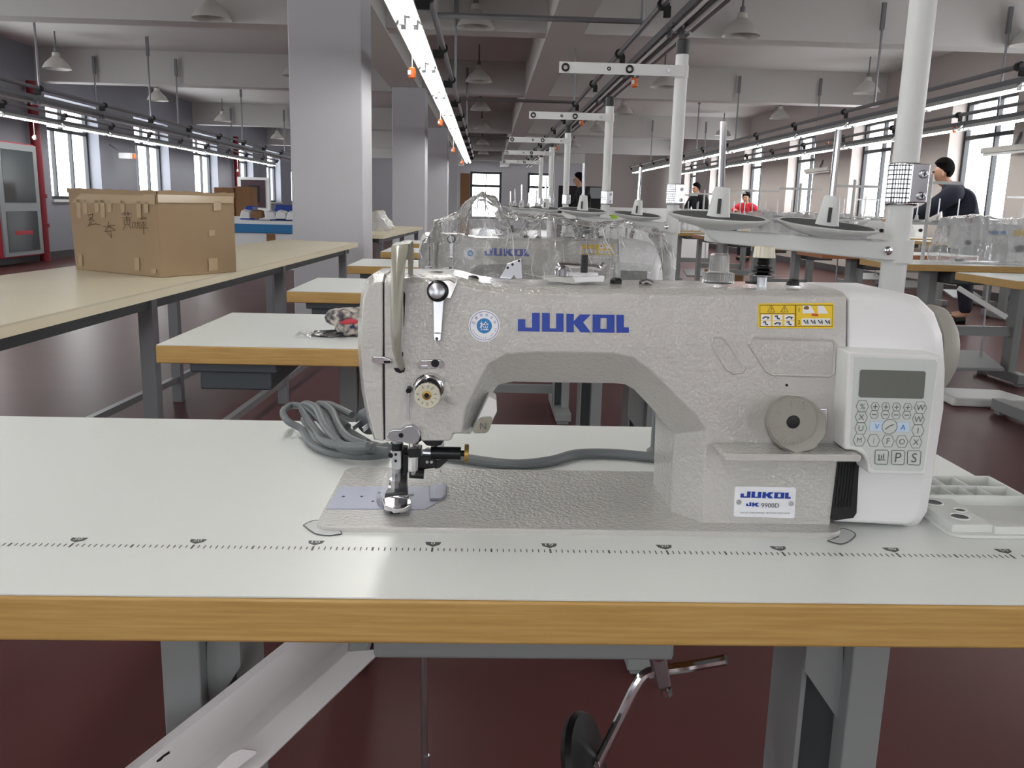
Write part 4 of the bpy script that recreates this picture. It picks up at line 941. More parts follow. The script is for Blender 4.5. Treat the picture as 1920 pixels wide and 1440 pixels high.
prof = [(un(u, v, Y=Yp).x, un(u, v, Y=Yp).z) for u, v in ((786, 520), (800, 455), (835, 420), (870, 385), (905, 373), (925, 382), (950, 408), (985, 416), (1030, 414), (1080, 426), (1130, 432), (1180, 428), (1225, 440), (1258, 480))]
crumple('plastic_bag', 'crumpled clear plastic bag draped over the second sewing machine', prof, 1.35, .105, TZ+.02, 'poly_bag', 3.1, nu=130, nv=60, amp=.014, crease=240)

# floral bundle on the second table
def bundle():
    c = un(650, 632, Z=TZ); c.y = 1.33; c = V(un(655, 632, Y=1.3).x, 1.3, TZ)
    t = thing('cloth_bundle', 'bundled floral patterned cloth in clear plastic on the second table', 'cloth bundle', c)
    from mathutils import noise
    for k, (dx, dy, dz, r, m, sc) in enumerate(((0, 0, .03, .045, 'floral', (1, .9, .75)), (.035, -.01, .022, .04, 'floral', (1.1, .9, .6)), (.005, -.036, .034, .014, 'floral_red', (1.6, .6, .5)), (.03, -.03, .022, .017, 'floral_blue', (1.6, .6, .4)))):
        q = MB(); q.ball(c+V(dx, dy, dz), r, 22, 14, sc)
        for i, v in enumerate(q.v): q.v[i] = v+(v-(c+V(dx, dy, dz)))*.5*noise.noise(v*40)
        for i, v in enumerate(q.v):
            if v.z < TZ: q.v[i].z = TZ+.0005
        q.build('cloth_fold', m, t)
    q = MB(); q.prism([c+V(-.075, -.04, .001), c+V(-.03, -.05, .001), c+V(.0, -.02, .012), c+V(-.07, -.026, .008)], (0, 0, .004)); q.build('dark_strap', 'black_plastic', t)
    q = MB(); q.loft([[c+V(-.11+.02*k, -.06, .002+.006*(k % 2)), c+V(-.1+.02*k, -.03, .012-.004*(k % 2)), c+V(-.08+.02*k, .0, .004)] for k in range(6)], (False, False), close=False); q.build('plastic_wrap', 'poly_bag', t)
bundle()
# ------------------------------------------------------------------ left: cutting tables, box, wall fittings
def cutting_table(c4, z, label, ylegs, th=.03):
    """c4: near-right, far-right, far-left, near-left corners (x, y)"""
    t = thing('cutting_table', label, 'cutting table', (sum(q[0] for q in c4)/4, sum(q[1] for q in c4)/4, 0), 'long cutting tables')
    q = MB(); q.prism([V(x, y, z-.006) for x, y in c4], (0, 0, .006)); q.build('table_top', 'cutting_top', t)
    q = MB(); q.prism([V(x, y, z-th) for x, y in c4], (0, 0, th-.006)); q.build('table_board', 'cutting_edge', t)
    (nrx, nry), (frx, fry), (flx, fly), (nlx, nly) = c4
    def side(s, y):
        if s: return nrx+(frx-nrx)*(y-nry)/(fry-nry)-.06
        return nlx+(flx-nlx)*(y-nly)/(fly-nly)+.06
    for s in (0, 1):
        q = MB(); q.bar((side(s, nry+.05), nry+.05, z-th-.02), (side(s, fry-.1), fry-.1, z-th-.02), .03, .04); q.build('apron', 'leg_dark', t)
        q = MB(); q.bar((side(s, nry+.05), nry+.05, .12), (side(s, fry-.1), fry-.1, .12), .03, .03); q.build('stretcher', 'galv', t)
        for y in ylegs:
            x = side(s, y); q = MB(); q.box(x-.024, x+.024, y-.024, y+.024, 0, z-th); q.build('leg', 'rail_grey', t, bevel=.002)
    for y in ylegs:
        q = MB(); q.box(side(0, y)+.024, side(1, y)-.024, y-.015, y+.015, z-th-.04, z-th-.01); q.build('cross_rail', 'leg_dark', t)
cutting_table([(-1.06, .35), (-.869, 5.7), (-1.469, 5.92), (-1.80, .4)], .75, 'long cream-topped cutting table with steel legs carrying the cardboard box', (.6, 2.25, 3.85, 5.45))
cutting_table([(-.862, 7.2), (-.74, 10.4), (-1.46, 10.5), (-1.56, 7.25)], .75, 'cream-topped cutting table with crumpled plastic on it, beyond the first white column', (7.4, 8.9, 10.2))
crumple('plastic_bag', 'heap of crumpled clear plastic on the far cutting table', [(-1.35, .76), (-1.2, .9), (-1.05, .93), (-.92, .77)], 8.6, .3, .752, 'poly_bag_far', 1.3, 26, 18, .03)
# cardboard box
def carton():
    z = .75; L, Nn, Rr = un(142, 505, Z=z), un(303, 521, Z=z), un(444, 510, Z=z); Bk = L+Rr-Nn; H = .298
    t = thing('cardboard_box', 'large taped cardboard box with marker writing on the cutting table', 'cardboard box', (L+Rr)/2)
    top = [q+V(0, 0, H) for q in (L, Nn, Rr, Bk)]; top[0] += V(-.008, 0, .004); top[2] += V(0.0, 0, 0)
    q = MB(); q.loft([[L, Nn, Rr, Bk], top]); q.build('carton', 'cardboard', t, bevel=.004)
    ex = (Nn-L).normalized(); nz = V(0, 0, 1); nrm = ex.cross(nz).normalized()
    if nrm.y > 0: nrm = -nrm
    ey = (Rr-Nn).normalized(); nr2 = ey.cross(nz).normalized()
    if nr2.y > 0: nr2 = -nr2
    for a, c in ((top[0], top[1]), (top[1], top[2])):     # ragged top flaps
        q = MB(); n = 14; up = [a.lerp(c, i/n)+V(0, 0, .006+.006*random.random()) for i in range(n+1)]; dn = [a.lerp(c, i/n)-V(0, 0, .01) for i in range(n+1)]
        off = (nrm if a is top[0] else nr2)*.003
        q.loft([[p_+off for p_ in dn], [p_+off for p_ in up], [p_-off for p_ in up], [p_-off for p_ in dn]], (False, False), close=False); q.build('flap_edge', 'cardboard', t)
    W1 = (Nn-L).length; W2 = (Rr-Nn).length
    def on1(s, h, e=.003): return L+ex*(s*W1)+V(0, 0, h*H)+nrm*e
    def on2(s, h, e=.003): return Nn+ey*(s*W2)+V(0, 0, h*H)+nr2*e
    def patch(f, s0, s1, h0, h1, m='tape', n='tape_strip'):
        q = MB(); q.prism([f(s0, h0), f(s1, h0+.01), f(s1+.005, h1), f(s0, h1)], (nrm if f is on1 else nr2)*.0006); q.build(n, m, t)
    patch(on1, .02, .98, .86, .985); patch(on2, .0, .98, .89, .985)
    for s, h0 in ((.08, .66), (.16, .72), (.3, .74), (.37, .68), (.45, .75), (.6, .76), (.78, .7), (.86, .76)): patch(on1, s, s+.045, h0, .9)
    for s, h0, h1 in ((.05, .05, .2), (.72, .06, .22), (.9, .04, .1)): patch(on1, s, s+.05, h0, h1)
    patch(on2, .6, .72, .04, .2); patch(on2, .62, .7, .48, .56); patch(on2, .7, .8, .8, .92)
    # marker handwriting: brush strokes
    def wr(strokes):
        q = MB()
        for st in strokes: q.tube([on1((u-142)/161, 1-(v-368-(u-142)*.03)/146, .0042) for u, v in st], .0009, 5)
        q.build('handwriting', 'marker', t, smooth=0)
    wr([[(176, 412), (186, 409), (184, 417), (176, 420)], [(181, 418), (177, 430), (190, 427), (199, 429)], [(183, 424), (174, 433)], [(178, 415), (188, 423)]])
    wr([[(205, 432), (226, 429)], [(215, 423), (214, 432), (207, 440)], [(214, 431), (225, 437)], [(206, 441), (227, 438)], [(218, 440), (219, 452), (215, 447)], [(211, 443), (215, 446)]])
    wr([[(240, 409), (258, 408)], [(246, 405), (246, 412)], [(252, 405), (252, 412)], [(241, 416), (257, 415)], [(244, 419), (255, 418), (254, 427), (244, 428), (244, 419)], [(249, 413), (249, 427)], [(246, 429), (241, 436)], [(252, 429), (256, 434)]])
    wr([[(259, 424), (264, 423), (263, 432), (259, 433), (259, 424)], [(266, 425), (272, 424)], [(269, 421), (268, 430), (265, 434)], [(270, 430), (273, 433)]])
    wr([[(272, 417), (284, 415)], [(276, 414), (276, 419)], [(280, 413), (280, 418)], [(273, 424), (284, 423)], [(278, 421), (278, 444)], [(274, 427), (276, 430)], [(282, 426), (280, 430)], [(271, 433), (286, 432)]])
carton()
# hydrant cabinets and red pipes on the left wall
def hydrant(y0, y1, label):
    t = thing('hydrant_cabinet', label, 'hydrant cabinet', (XL+.12, (y0+y1)/2, .12), 'hydrant cabinets on the left wall')
    q = MB(); q.box(XL+.012, XL+.24, y0, y1, .12, 1.75); q.build('cabinet_body', 'hydrant_red', t, bevel=.01)
    q = MB(); q.box(XL+.24, XL+.27, y0+.05, y1, .14, 1.73); d = q.build('cabinet_door', 'door_grey', t, bevel=.006)
    for z0, z1 in ((.2, .78), (.9, 1.64)):
        q = MB(); q.box(XL+.27, XL+.275, y0+.16, y1-.12, z0, z1); q.build('glass_panel', 'glass_grey', d)
    q = MB(); q.box(XL+.275, XL+.278, y0+.36, y1-.3, .44, .5); q.build('red_lettering', 'hydrant_red', d)
hydrant(11.95, 13.1, 'tall red hydrant cabinet with a grey glazed door on the left wall')
def redpipe(y, label):
    t = thing('red_pipe', label, 'pipe', (XL+.1, y, 0), 'red fire pipes')
    q = MB(); q.tube([(XL+.12, y, 0), (XL+.12, y, 2.7)], .075, 14); q.build('pipe', 'pipe_red', t)
    for z in (.55, 1.0): 
        q = MB(); q.lathe([(.1, z-.03), (.1, z+.03)], (XL+.12, y, 0), n=14); q.build('coupling', 'pipe_red', t)
redpipe(13.42, 'dark red vertical fire pipe beside the hydrant cabinet'); redpipe(24.4, 'dark red vertical fire pipe far along the left wall')
# framed notice, far cartons, blue bins on a white counter
t = thing('notice_board', 'white framed dark notice board standing at the far left', 'notice board', (-5.0, 19.6, .7))
A0, A1 = un(447, 395, Y=19.6), un(505, 333, Y=19.6)
q = MB(); q.box(A0.x, A1.x, 19.6, 19.7, A0.z, A1.z); q.build('board_frame', 'sill_white', t, bevel=.01)
q = MB(); q.box(A0.x+.08, A1.x-.1, 19.585, 19.6, A0.z+.08, A1.z-.06); q.build('board_panel', 'picture_dark', t)
q = MB(); q.box(A0.x+.24, A1.x-.22, 19.58, 19.585, A0.z+.2, A1.z-.18); q.build('board_print', 'cloth_trouser', t)
for x_ in (A0.x+.1, A1.x-.15):
    q = MB(); q.box(x_, x_+.05, 19.62, 19.68, 0, A0.z); q.build('board_post', 'sill_white', t)
def counter():
    x0, x1 = un(435, 440, Y=13).x, un(556, 440, Y=13).x; y = 12.6
    t = thing('work_counter', 'white counter with blue edge behind the cutting table at far left', 'counter', ((x0+x1)/2, y+.4, 0))
    q = MB(); q.box(x0, x1, y, y+.8, 0, .72); q.build('counter_body', 'paper_white', t, bevel=.01)
    zc = un(500, 418, Y=y).z
    q = MB(); q.box(x0-.02, x1+.02, y-.03, y+.83, zc-.15, zc-.02); q.build('counter_edge', 'bin_blue', t, bevel=.01)
    q = MB(); q.box(un(500, 440, Y=y).x, un(516, 440, Y=y).x, y-.01, y, .4, zc-.16); q.build('brown_patch', 'cardboard_dark', t)
    for k, (u, v) in enumerate(((458, 402), (480, 402), (505, 404), (525, 403), (545, 405))):
        c = un(u, v, Y=y+.25); w_ = .08
        p_ = MB(); p_.prism([c+V(-w_, 0, -.06), c+V(w_, .05, -.06), c+V(w_*.8, .06, .04), c+V(-w_*.6, .02, .06)], (0, .18, .02))
        tag(p_.build('paper_bundle', 'cardboard_dark' if k == 1 else 'paper_white', bevel=.015), ('brown' if k == 1 else 'white') + ' paper bundle on the far left counter, %s from the left' % ['first', 'second', 'third', 'fourth', 'last'][k], 'paper bundle', 'bundles on the far counter')
    for k, (u0, u1, v) in enumerate(((446, 476, 392), (502, 556, 391))):
        a, c = un(u0, v+8, Y=y+.55), un(u1, v-6, Y=y+.55); a.z = zc-.0195; p_ = MB(); p_.prism([V(a.x, a.y, a.z), V(c.x, a.y, a.z), V(c.x-.03, a.y, c.z), V(a.x+.12, a.y, c.z)], (0, .35, 0))
        tag(p_.build('blue_bag', 'lid_blue', bevel=.02), 'dark blue folded bag at the back of the far counter, %s one' % ('left' if k == 0 else 'right'), 'bag', 'blue bags on the far counter')
    return t
counter()
for k, (u0, u1, v0, v1, s) in enumerate(((403, 438, 352, 405, 'left'), (441, 470, 350, 405, 'right'))):
    a, c = un(u0, v1, Y=15.5), un(u1, v0, Y=15.5); a.z = un(420, 405, Y=15.5).z
    q = MB(); q.box(a.x, c.x, 15.5+.02*k, 15.95, a.z, c.z); r_ = q.build('cardboard_box', 'cardboard_dark', bevel=.01)
    tag(r_, 'dark brown carton stacked at the far left, %s one of the pair' % s, 'cardboard box', 'far cartons')
q = MB(); q.box(-5.0, -3.6, 15.4, 16.1, 0, un(420, 405, Y=15.5).z)
tag(q.build('low_cabinet', 'paper_white', bevel=.01), 'low white cabinet under the far brown cartons', 'cabinet')

# ------------------------------------------------------------------ right: rows of tables with overlock and lockstitch machines
def station(x, y, label, edge):
    t = thing('sewing_table', label, 'table', (x+.6, y+.27, 0), 'sewing tables on the right')
    q = MB(); q.box(x, x+1.2, y, y+.55, TZ-.04, TZ-.0015); q.build('table_core', edge, t, bevel=.003)
    q = MB(); q.box(x+.001, x+1.199, y+.001, y+.549, TZ-.0015, TZ); q.build('laminate_top', 'laminate', t)
    for lx in (x+.28, x+.86):
        q = MB(); q.box(lx, lx+.05, y+.15, y+.25, .06, TZ-.04); l = q.build('leg', 'leg_grey', t, bevel=.004)
        q = MB(); q.box(lx-.01, lx+.06, y+.02, y+.52, .02, .08); q.box(lx, lx+.05, y+.03, y+.08, 0, .02); q.box(lx, lx+.05, y+.45, y+.5, 0, .02); q.build('foot', 'leg_grey', l, bevel=.004)
    q = MB(); q.box(x+.3, x+.9, y+.18, y+.22, .3, .36); q.build('cross_bar', 'leg_grey', t)
    q = MB(); q.box(x+.36, x+.58, y+.05, y+.3, TZ-.12, TZ-.04); q.build('motor_box', 'leg_dark', t, bevel=.01)
    q = MB(); q.prism([V(x+.4, y+.03, .1), V(x+.76, y+.03, .1), V(x+.76, y+.3, .17), V(x+.4, y+.3, .17)], (0, 0, .02)); q.build('treadle', 'leg_grey', t, bevel=.004)
    q = MB(); q.tube([(x+.7, y+.2, .15), (x+.68, y+.2, TZ-.05)], .006, 6); q.build('treadle_rod', 'satin_steel', t)
    return t
def mini_stand(x, y, label, zp=1.0, h=.55):
    t = thing('thread_stand', label, 'thread stand', (x, y, TZ), 'thread stands on the right')
    q = MB(); q.tube([(x, y, TZ), (x, y, TZ+h)], .012, 10); q.build('pole', 'stand_white', t)
    q = MB(); q.box(x-.24, x+.24, y-.012, y+.012, zp-.02, zp); q.build('spool_bar', 'stand_white', t, bevel=.003)
    for dx in (-.2, -.07, .07, .2):
        q = MB(); q.lathe([(.02, 0), (.05, .006), (.05, .012), (.02, .01)], (x+dx, y, zp), n=16); tr = q.build('spool_tray', 'stand_white', t)
        q = MB(); q.lathe([(.014, .01), (.009, .04), (.002, .042)], (x+dx, y, zp), n=12); q.build('spool_cone', 'stand_white', tr)
        q = MB(); q.tube([(x+dx, y, zp+.03), (x+dx, y, zp+.15)], .004, 6); q.build('spool_pin', 'satin_steel', tr)
    q = MB(); q.box(x-.2, x+.2, y-.006, y+.006, TZ+h-.06, TZ+h-.04); q.build('guide_arm', 'stand_white', t)
    return t
def overlock(x, y, label):
    t = thing('overlock_machine', label, 'overlock machine', (x, y, TZ), 'overlock machines on the right')
    q = MB(); q.box(x-.15, x+.15, y-.11, y+.12, TZ, TZ+.1); q.build('machine_base', 'overlock_white', t, bevel=.012)
    q = MB(); q.prism([V(x-.14, y-.08, TZ+.1), V(x+.15, y-.08, TZ+.1), V(x+.13, y-.08, TZ+.16), V(x+.06, y-.08, TZ+.235), V(x-.1, y-.08, TZ+.24), V(x-.14, y-.08, TZ+.2)], (0, .16, 0)); q.build('machine_head', 'overlock_white', t, bevel=.012)
    for k in range(4):
        q = MB(); q.lathe([(.014, 0), (.014, .02), (.006, .03)], (x-.09+k*.045, y-.08, TZ+.17), (0, -1, 0), 12); q.build('tension_knob', 'dark_steel', t)
    q = MB(); q.box(x-.145, x-.08, y-.125, y-.1, TZ+.02, TZ+.1); q.build('looper_cover', 'dark_steel', t, bevel=.004)
    q = MB(); q.box(x-.02, x+.05, y-.114, y-.11, TZ+.06, TZ+.075); q.build('label_strip', 'sticker_yellow', t)
    q = MB(); q.lathe([(.05, 0), (.055, .01), (.05, .025)], (x+.15, y, TZ+.13), (1, 0, 0), 20); q.build('hand_wheel', 'dark_steel', t)
    q = MB(); q.box(x-.16, x-.11, y-.1, y-.02, TZ+.1, TZ+.13); q.build('cloth_plate', 'satin_steel', t)
    return t
def lockstitch(x, y, label):
    """plain white lockstitch machine, 0.45 m long"""
    t = thing('sewing_machine', label, 'sewing machine', (x, y, TZ), 'lockstitch machines on the right')
    q = MB(); q.box(x-.24, x+.24, y-.09, y+.09, TZ, TZ+.012); q.build('bed_plate', 'overlock_white', t, bevel=.003)
    q = MB(); q.prism([V(x-.22, y-.06, TZ+.09), V(x-.13, y-.06, TZ+.09), V(x-.1, y-.06, TZ+.14), V(x+.06, y-.06, TZ+.145), V(x+.11, y-.06, TZ+.08), V(x+.11, y-.06, TZ+.012), V(x+.23, y-.06, TZ+.012), V(x+.24, y-.06, TZ+.2), V(x+.2, y-.06, TZ+.25), V(x-.18, y-.06, TZ+.25), V(x-.225, y-.06, TZ+.22)], (0, .12, 0)); q.build('arm', 'overlock_white', t, bevel=.012)
    q = MB(); q.tube([(x-.17, y, TZ+.02), (x-.17, y, TZ+.1)], .006, 8); q.build('needle_bar', 'chrome', t)
    q = MB(); q.box(x-.19, x-.15, y-.03, y+.02, TZ+.014, TZ+.026); q.build('presser_foot', 'dark_steel', t)
    q = MB(); q.lathe([(.015, 0), (.015, .02)], (x-.16, y-.06, TZ+.13), (0, -1, 0), 16); q.build('tension_dial', 'dark_steel', t)
    q = MB(); q.lathe([(.022, 0), (.022, .03)], (x+.17, y-.06, TZ+.1), (0, -1, 0), 16); q.build('stitch_dial', 'dark_steel', t)
    q = MB(); q.box(x-.03, x+.08, y-.062, y-.06, TZ+.185, TZ+.205); q.build('logo_strip', 'sticker_blue', t)
    q = MB(); q.box(x+.13, x+.2, y-.062, y-.06, TZ+.18, TZ+.215); q.build('warning_sticker', 'sticker_yellow', t)
    q = MB(); q.lathe([(.05, 0), (.06, .01), (.05, .03)], (x+.24, y, TZ+.17), (1, 0, 0), 20); q.build('hand_wheel', 'dark_steel', t)
    q = MB(); q.lathe([(.012, 0), (.009, .03)], (x-.12, y, TZ+.25), n=10); q.build('red_knob', 'hydrant_red', t)
    return t
OR = ['nearest', 'second', 'third', 'fourth', 'fifth', 'sixth', 'seventh', 'eighth']
ta = station(2.52, 3.4, 'grey topped sewing table with wood edge, nearest in the right row', 'wood_edge'); tbn = None
for k in range(1, 8):
    y = 3.4+1.2*k; e = 'brown' if k in (2, 5) else 'wood'
    if e == 'brown':
        if tbn is None: tbn = station(2.52, y, 'grey topped sewing table with reddish-brown edge, %s in the right row' % OR[k], 'brown_edge'); ky = y
        else: dup(tbn, V(0, y-ky, 0), 'grey topped sewing table with reddish-brown edge, %s in the right row' % OR[k])
    else: dup(ta, V(0, 1.2*k, 0), 'grey topped sewing table with wood edge, %s in the right row' % OR[k])
for k in range(0, 6):
    y = 5.4+1.3*k; dup(ta, V(2.55, y-3.4, 0), 'grey topped sewing table with wood edge, %s in the row along the right windows' % OR[k])
ov = None; lk_ = None; ms = None
bagn = 0
for k in range(0, 8):
    y = 3.4+1.2*k+.27; x = 3.02
    if k in (2, 5, 6):
        lab = 'white overlock machine with dark knobs on the %s table of the right row' % OR[k]
        if ov is None: ov = overlock(x, y, lab); oo = V(x, y, 0)
        else: dup(ov, V(x, y, 0)-oo, lab)
    elif k > 0:
        xx = 3.2 if k == 1 else x; lab = 'white lockstitch machine under plastic on the %s table of the right row' % OR[k]
        if lk_ is None: lk_ = lockstitch(xx, y, lab); lo_ = V(xx, y, 0)
        else: dup(lk_, V(xx, y, 0)-lo_, lab)
        crumple('plastic_bag', 'clear plastic bag over the white machine on the %s table of the right row' % OR[k], [(xx-.3, TZ+.1), (xx-.26, TZ+.27), (xx-.1, TZ+.29), (xx+.05, TZ+.27), (xx+.25, TZ+.28), (xx+.33, TZ+.06)], y, .13, TZ+.003, 'poly_bag_far', 2.0+k, 34, 20, .014)
    lab = 'white four-spool thread stand behind the machine on the %s table of the right row' % OR[k]
    if k > 0:
        if ms is None: ms = mini_stand(x-.1, y+.24, lab); mo = V(x-.1, y+.24, 0)
        else: dup(ms, V(x-.1, y+.24, 0)-mo, lab)
for k in range(0, 6):
    y = 5.4+1.3*k+.27; x = 5.55
    if k % 2 == 0: dup(lk_, V(x, y, 0)-lo_, 'white lockstitch machine on the %s table along the right windows' % OR[k])
    else: dup(ov, V(x, y, 0)-oo, 'white overlock machine on the %s table along the right windows' % OR[k])
    dup(ms, V(x+.1, y+.24, 0)-mo, 'white four-spool thread stand on the %s table along the right windows' % OR[k])
# folded grey parcel and red-white things under the right tables
q = MB(); q.prism([V(2.65, 4.05, 0), V(3.1, 4.0, 0), V(3.05, 4.3, 0), V(2.68, 4.35, 0)], (.02, .01, .05)); tag(q.build('folded_cover', 'stand_white', bevel=.015), 'folded pale grey cover lying on the floor under the right tables', 'folded cover')
q = MB(); q.bar((2.6, 4.05, .66), (2.8, 3.9, .52), .02, .025); tag(q.build('tube_lamp', 'tube_off', bevel=.004), 'white tube leaning under the nearest right table', 'tube')
for k, (x, y, s) in enumerate(((3.0, 5.22, 'nearer'), (3.3, 7.62, 'middle'), (3.0, 10.02, 'farther'))):
    q = MB(); q.box(x-.2, x+.2, y, y+.3, 0, .32); tag(q.build('cardboard_box', 'cardboard_dark', bevel=.008), 'brown carton on the floor under the right row of tables, %s one' % s, 'cardboard box', 'cartons under the right tables')

# ------------------------------------------------------------------ people
def skin_mesh(name, J, E, m, parent, sub=2, root=None):
    """continuous surface grown over joints: J name -> (xyz, radius)"""
    names = list(J); me = bpy.data.meshes.new(name); org = ORG[parent]
    me.from_pydata([tuple(Vector(J[n][0])-org) for n in names], [(names.index(a), names.index(c)) for a, c in E], [])
    o = bpy.data.objects.new(name, me); COL.objects.link(o); o.parent = parent; ORG[o] = org
    o.modifiers.new('skin', 'SKIN'); 
    for i, n in enumerate(names):
        r = J[n][1]; me.skin_vertices[0].data[i].radius = r if isinstance(r, tuple) else (r, r)
        me.skin_vertices[0].data[i].use_root = (n == (root or names[0]))
    s = o.modifiers.new('sub', 'SUBSURF'); s.levels = sub; s.render_levels = sub
    dg = bpy.context.evaluated_depsgraph_get(); m2_ = bpy.data.meshes.new_from_object(o.evaluated_get(dg)); o.modifiers.clear(); o.data = m2_; bpy.data.meshes.remove(me)
    m2_.name = name; m2_.materials.clear(); m2_.materials.append(MATS[m]); m2_.polygons.foreach_set('use_smooth', [True]*len(m2_.polygons))
    return o
def person(name_label, loc, yaw, hipz, lean, headturn, hands, top, trouser, hair_len=0, group=None, scale=1.0, bulk=1.0):
    """standing figure; local +y is where it faces; lean pitches the trunk forward; hands: local targets (left, right)"""
    t = thing('person', name_label, 'person', loc, group)
    o = Vector(loc); R = Matrix.Rotation(yaw, 3, 'Z')
    def W(x, y, z): return o+R @ (V(x, y, z)*scale)
    H = hipz
    def trunk(h, x=0, f=0): return (x, sin(lean)*h+f, H+cos(lean)*h)
    J = {}
    def j(n, p, r): J[n] = (W(*p), (r*scale if not isinstance(r, tuple) else (r[0]*scale, r[1]*scale)))
    j('chl', trunk(.36, -.1*bulk), .115*bulk); j('chr', trunk(.36, .1*bulk), .115*bulk); j('pelvis', (0, 0, H), (.15*bulk, .11*bulk)); j('waist', trunk(.16), (.14*bulk, .105*bulk)); j('chest', trunk(.34), (.16*bulk, .115*bulk)); j('shoulder', trunk(.47), (.12, .09)); j('neck', trunk(.55, f=.01), .055); 
    hb = Vector(trunk(.57, f=.02)); j('jaw', (hb.x+headturn[0]*.35, hb.y+headturn[1]*.35, hb.z+.02), (.062, .068)); j('head', (hb.x+headturn[0]*.6, hb.y+headturn[1]*.5, hb.z+.1), (.075, .09)); j('crown', (hb.x+headturn[0]*.6, hb.y+headturn[1]*.4, hb.z+.165), (.058, .07))
    E = [('pelvis', 'waist'), ('waist', 'chest'), ('chest', 'shoulder'), ('shoulder', 'neck'), ('neck', 'jaw'), ('jaw', 'head'), ('head', 'crown'), ('chest', 'chl'), ('chest', 'chr')]
    for s, nm, hd in ((-1, 'l', hands[0]), (1, 'r', hands[1])):
        sp = Vector(trunk(.44, s*.2*bulk)); hd = Vector(hd); el = sp.lerp(hd, .5)+V(s*.1, -.05, -.05)
        j('sh'+nm, sp, .07); j('el'+nm, el, .047); j('wr'+nm, sp.lerp(hd, .93)*.5+Vector(hd)*.5, .03); j('palm'+nm, hd, (.038, .02))
        E += [('shoulder', 'sh'+nm), ('sh'+nm, 'el'+nm), ('el'+nm, 'wr'+nm), ('wr'+nm, 'palm'+nm)]
        d = (hd-el).normalized(); sd = d.cross(V(0, 0, 1)).normalized()
        for k, (off, ln) in enumerate(((-.03, .07), (-.01, .08), (.01, .075), (.03, .06))):
            b_ = hd+d*.03+sd*off; j('f%d%s' % (k, nm), b_+d*ln*.5, .0095); j('g%d%s' % (k, nm), b_+d*ln-V(0, 0, .02), .008)
            E += [('palm'+nm, 'f%d%s' % (k, nm)), ('f%d%s' % (k, nm), 'g%d%s' % (k, nm))]
        j('th'+nm, hd-sd*.045*s+d*.01, .011); j('tt'+nm, hd-sd*.06*s+d*.04, .009); E += [('palm'+nm, 'th'+nm), ('th'+nm, 'tt'+nm)]
        j('hip'+nm, (s*.09, 0, H-.06), .1); j('kn'+nm, (s*.1, .03, H*.53), .065); j('an'+nm, (s*.1, -.02, .09), .042); j('toe'+nm, (s*.11, .14, .035), (.045, .03))
        E += [('pelvis', 'hip'+nm), ('hip'+nm, 'kn'+nm), ('kn'+nm, 'an'+nm), ('an'+nm, 'toe'+nm)]
    slim = lambda r: tuple(x*.72 for x in r) if isinstance(r, tuple) else r*.72
    skin_mesh('body', {k: (p_, slim(r) if k in ('pelvis', 'waist', 'chest', 'chl', 'chr', 'shoulder', 'shl', 'shr', 'ell', 'elr', 'hipl', 'hipr', 'knl', 'knr') else r) for k, (p_, r) in J.items()}, E, 'skin', t)
    def sub(keys, edges, grow, name, m, root):
        JJ = {k: (J[k][0], J[k][1]+.012*scale) if k == 'neck' else (J[k][0], tuple(x+grow*scale for x in J[k][1]) if isinstance(J[k][1], tuple) else J[k][1]+grow*scale) for k in keys}
        return skin_mesh(name, JJ, [e for e in edges if e[0] in keys and e[1] in keys], m, t, root=root)
    up = ['pelvis', 'waist', 'chest', 'chl', 'chr', 'shoulder', 'neck'] + [a+n for a in ('sh', 'el', 'wr') for n in 'lr']
    sub(up, E, .026, 'jacket', top, 'chest')
    lo = ['pelvis'] + [a+n for a in ('hip', 'kn', 'an') for n in 'lr']
    sub(lo, E, .02, 'trousers', trouser, 'pelvis')
    h = J['head'][0]; up_ = (J['crown'][0]-J['jaw'][0]).normalized(); fd = R @ V(headturn[0], headturn[1], 0); fd = fd.normalized() if fd.length > .01 else R @ V(0, 1, 0)
    q = MB(); q.ball(h, .1*scale, 18, 12, (1.0, 1.08, 1.12))
    for i, v in enumerate(q.v):
        d = v-h
        k = d.dot(fd)/(.1*scale); zz = d.dot(up_)/(.1*scale)
        if k > .1 and zz < .5: q.v[i] = h+d*.6
        elif zz < (-.85 if k < -.3 else -.5)-hair_len: q.v[i] = h+d*.6
        q.v[i] += up_*.035*scale-fd*.012*scale
    q.build('hair', 'hair_black', t, smooth=60)
    fc = h-up_*.01*scale; sdv = fd.cross(V(0, 0, 1)).normalized()
    q = MB(); q.ball(fc+fd*.085*scale-up_*.02*scale, .016*scale, 8, 6, (1, 1, 1.5)); q.build('nose', 'skin', t)
    for s in (-1, 1):
        q = MB(); q.ball(fc+fd*.076*scale+sdv*.03*s*scale+up_*.012*scale, .009*scale, 8, 6); q.build('eye', 'ink_black', t)
        q = MB(); q.ball(fc+sdv*.078*s*scale-up_*.01*scale, .024*scale, 8, 6, (.5, .8, 1.2)); q.build('ear', 'skin', t)
    q = MB(); q.tube([fc+fd*.074*scale-up_*.058*scale+sdv*e*scale for e in (-.024, 0, .024)], .005*scale, 6); q.build('mouth', 'floral_red', t)
    for nm in 'lr':
        q = MB(); a = J['an'+nm][0]; c = J['toe'+nm][0]; q.tube([a-V(0, 0, .045*scale), a.lerp(c, .5)-V(0, 0, .03*scale), c+V(0, 0, .01)], [.05*scale, .05*scale, .042*scale], 10)
        for i, v in enumerate(q.v): q.v[i].z = max(v.z, o.z+.002)
        q.build('shoe', 'black_rubber', t)
    return t
mp = un(1775, 330, Y=7.9)+V(.34, 0, 0)
person('man in a dark navy jacket bending over the tables by the right windows', (mp.x, 7.9, 0), radians(60), .86, radians(29), (-.02, .1), ((-.2, .82, .96), (.36, .2, .92)), 'cloth_navy', 'cloth_trouser', bulk=1.3)
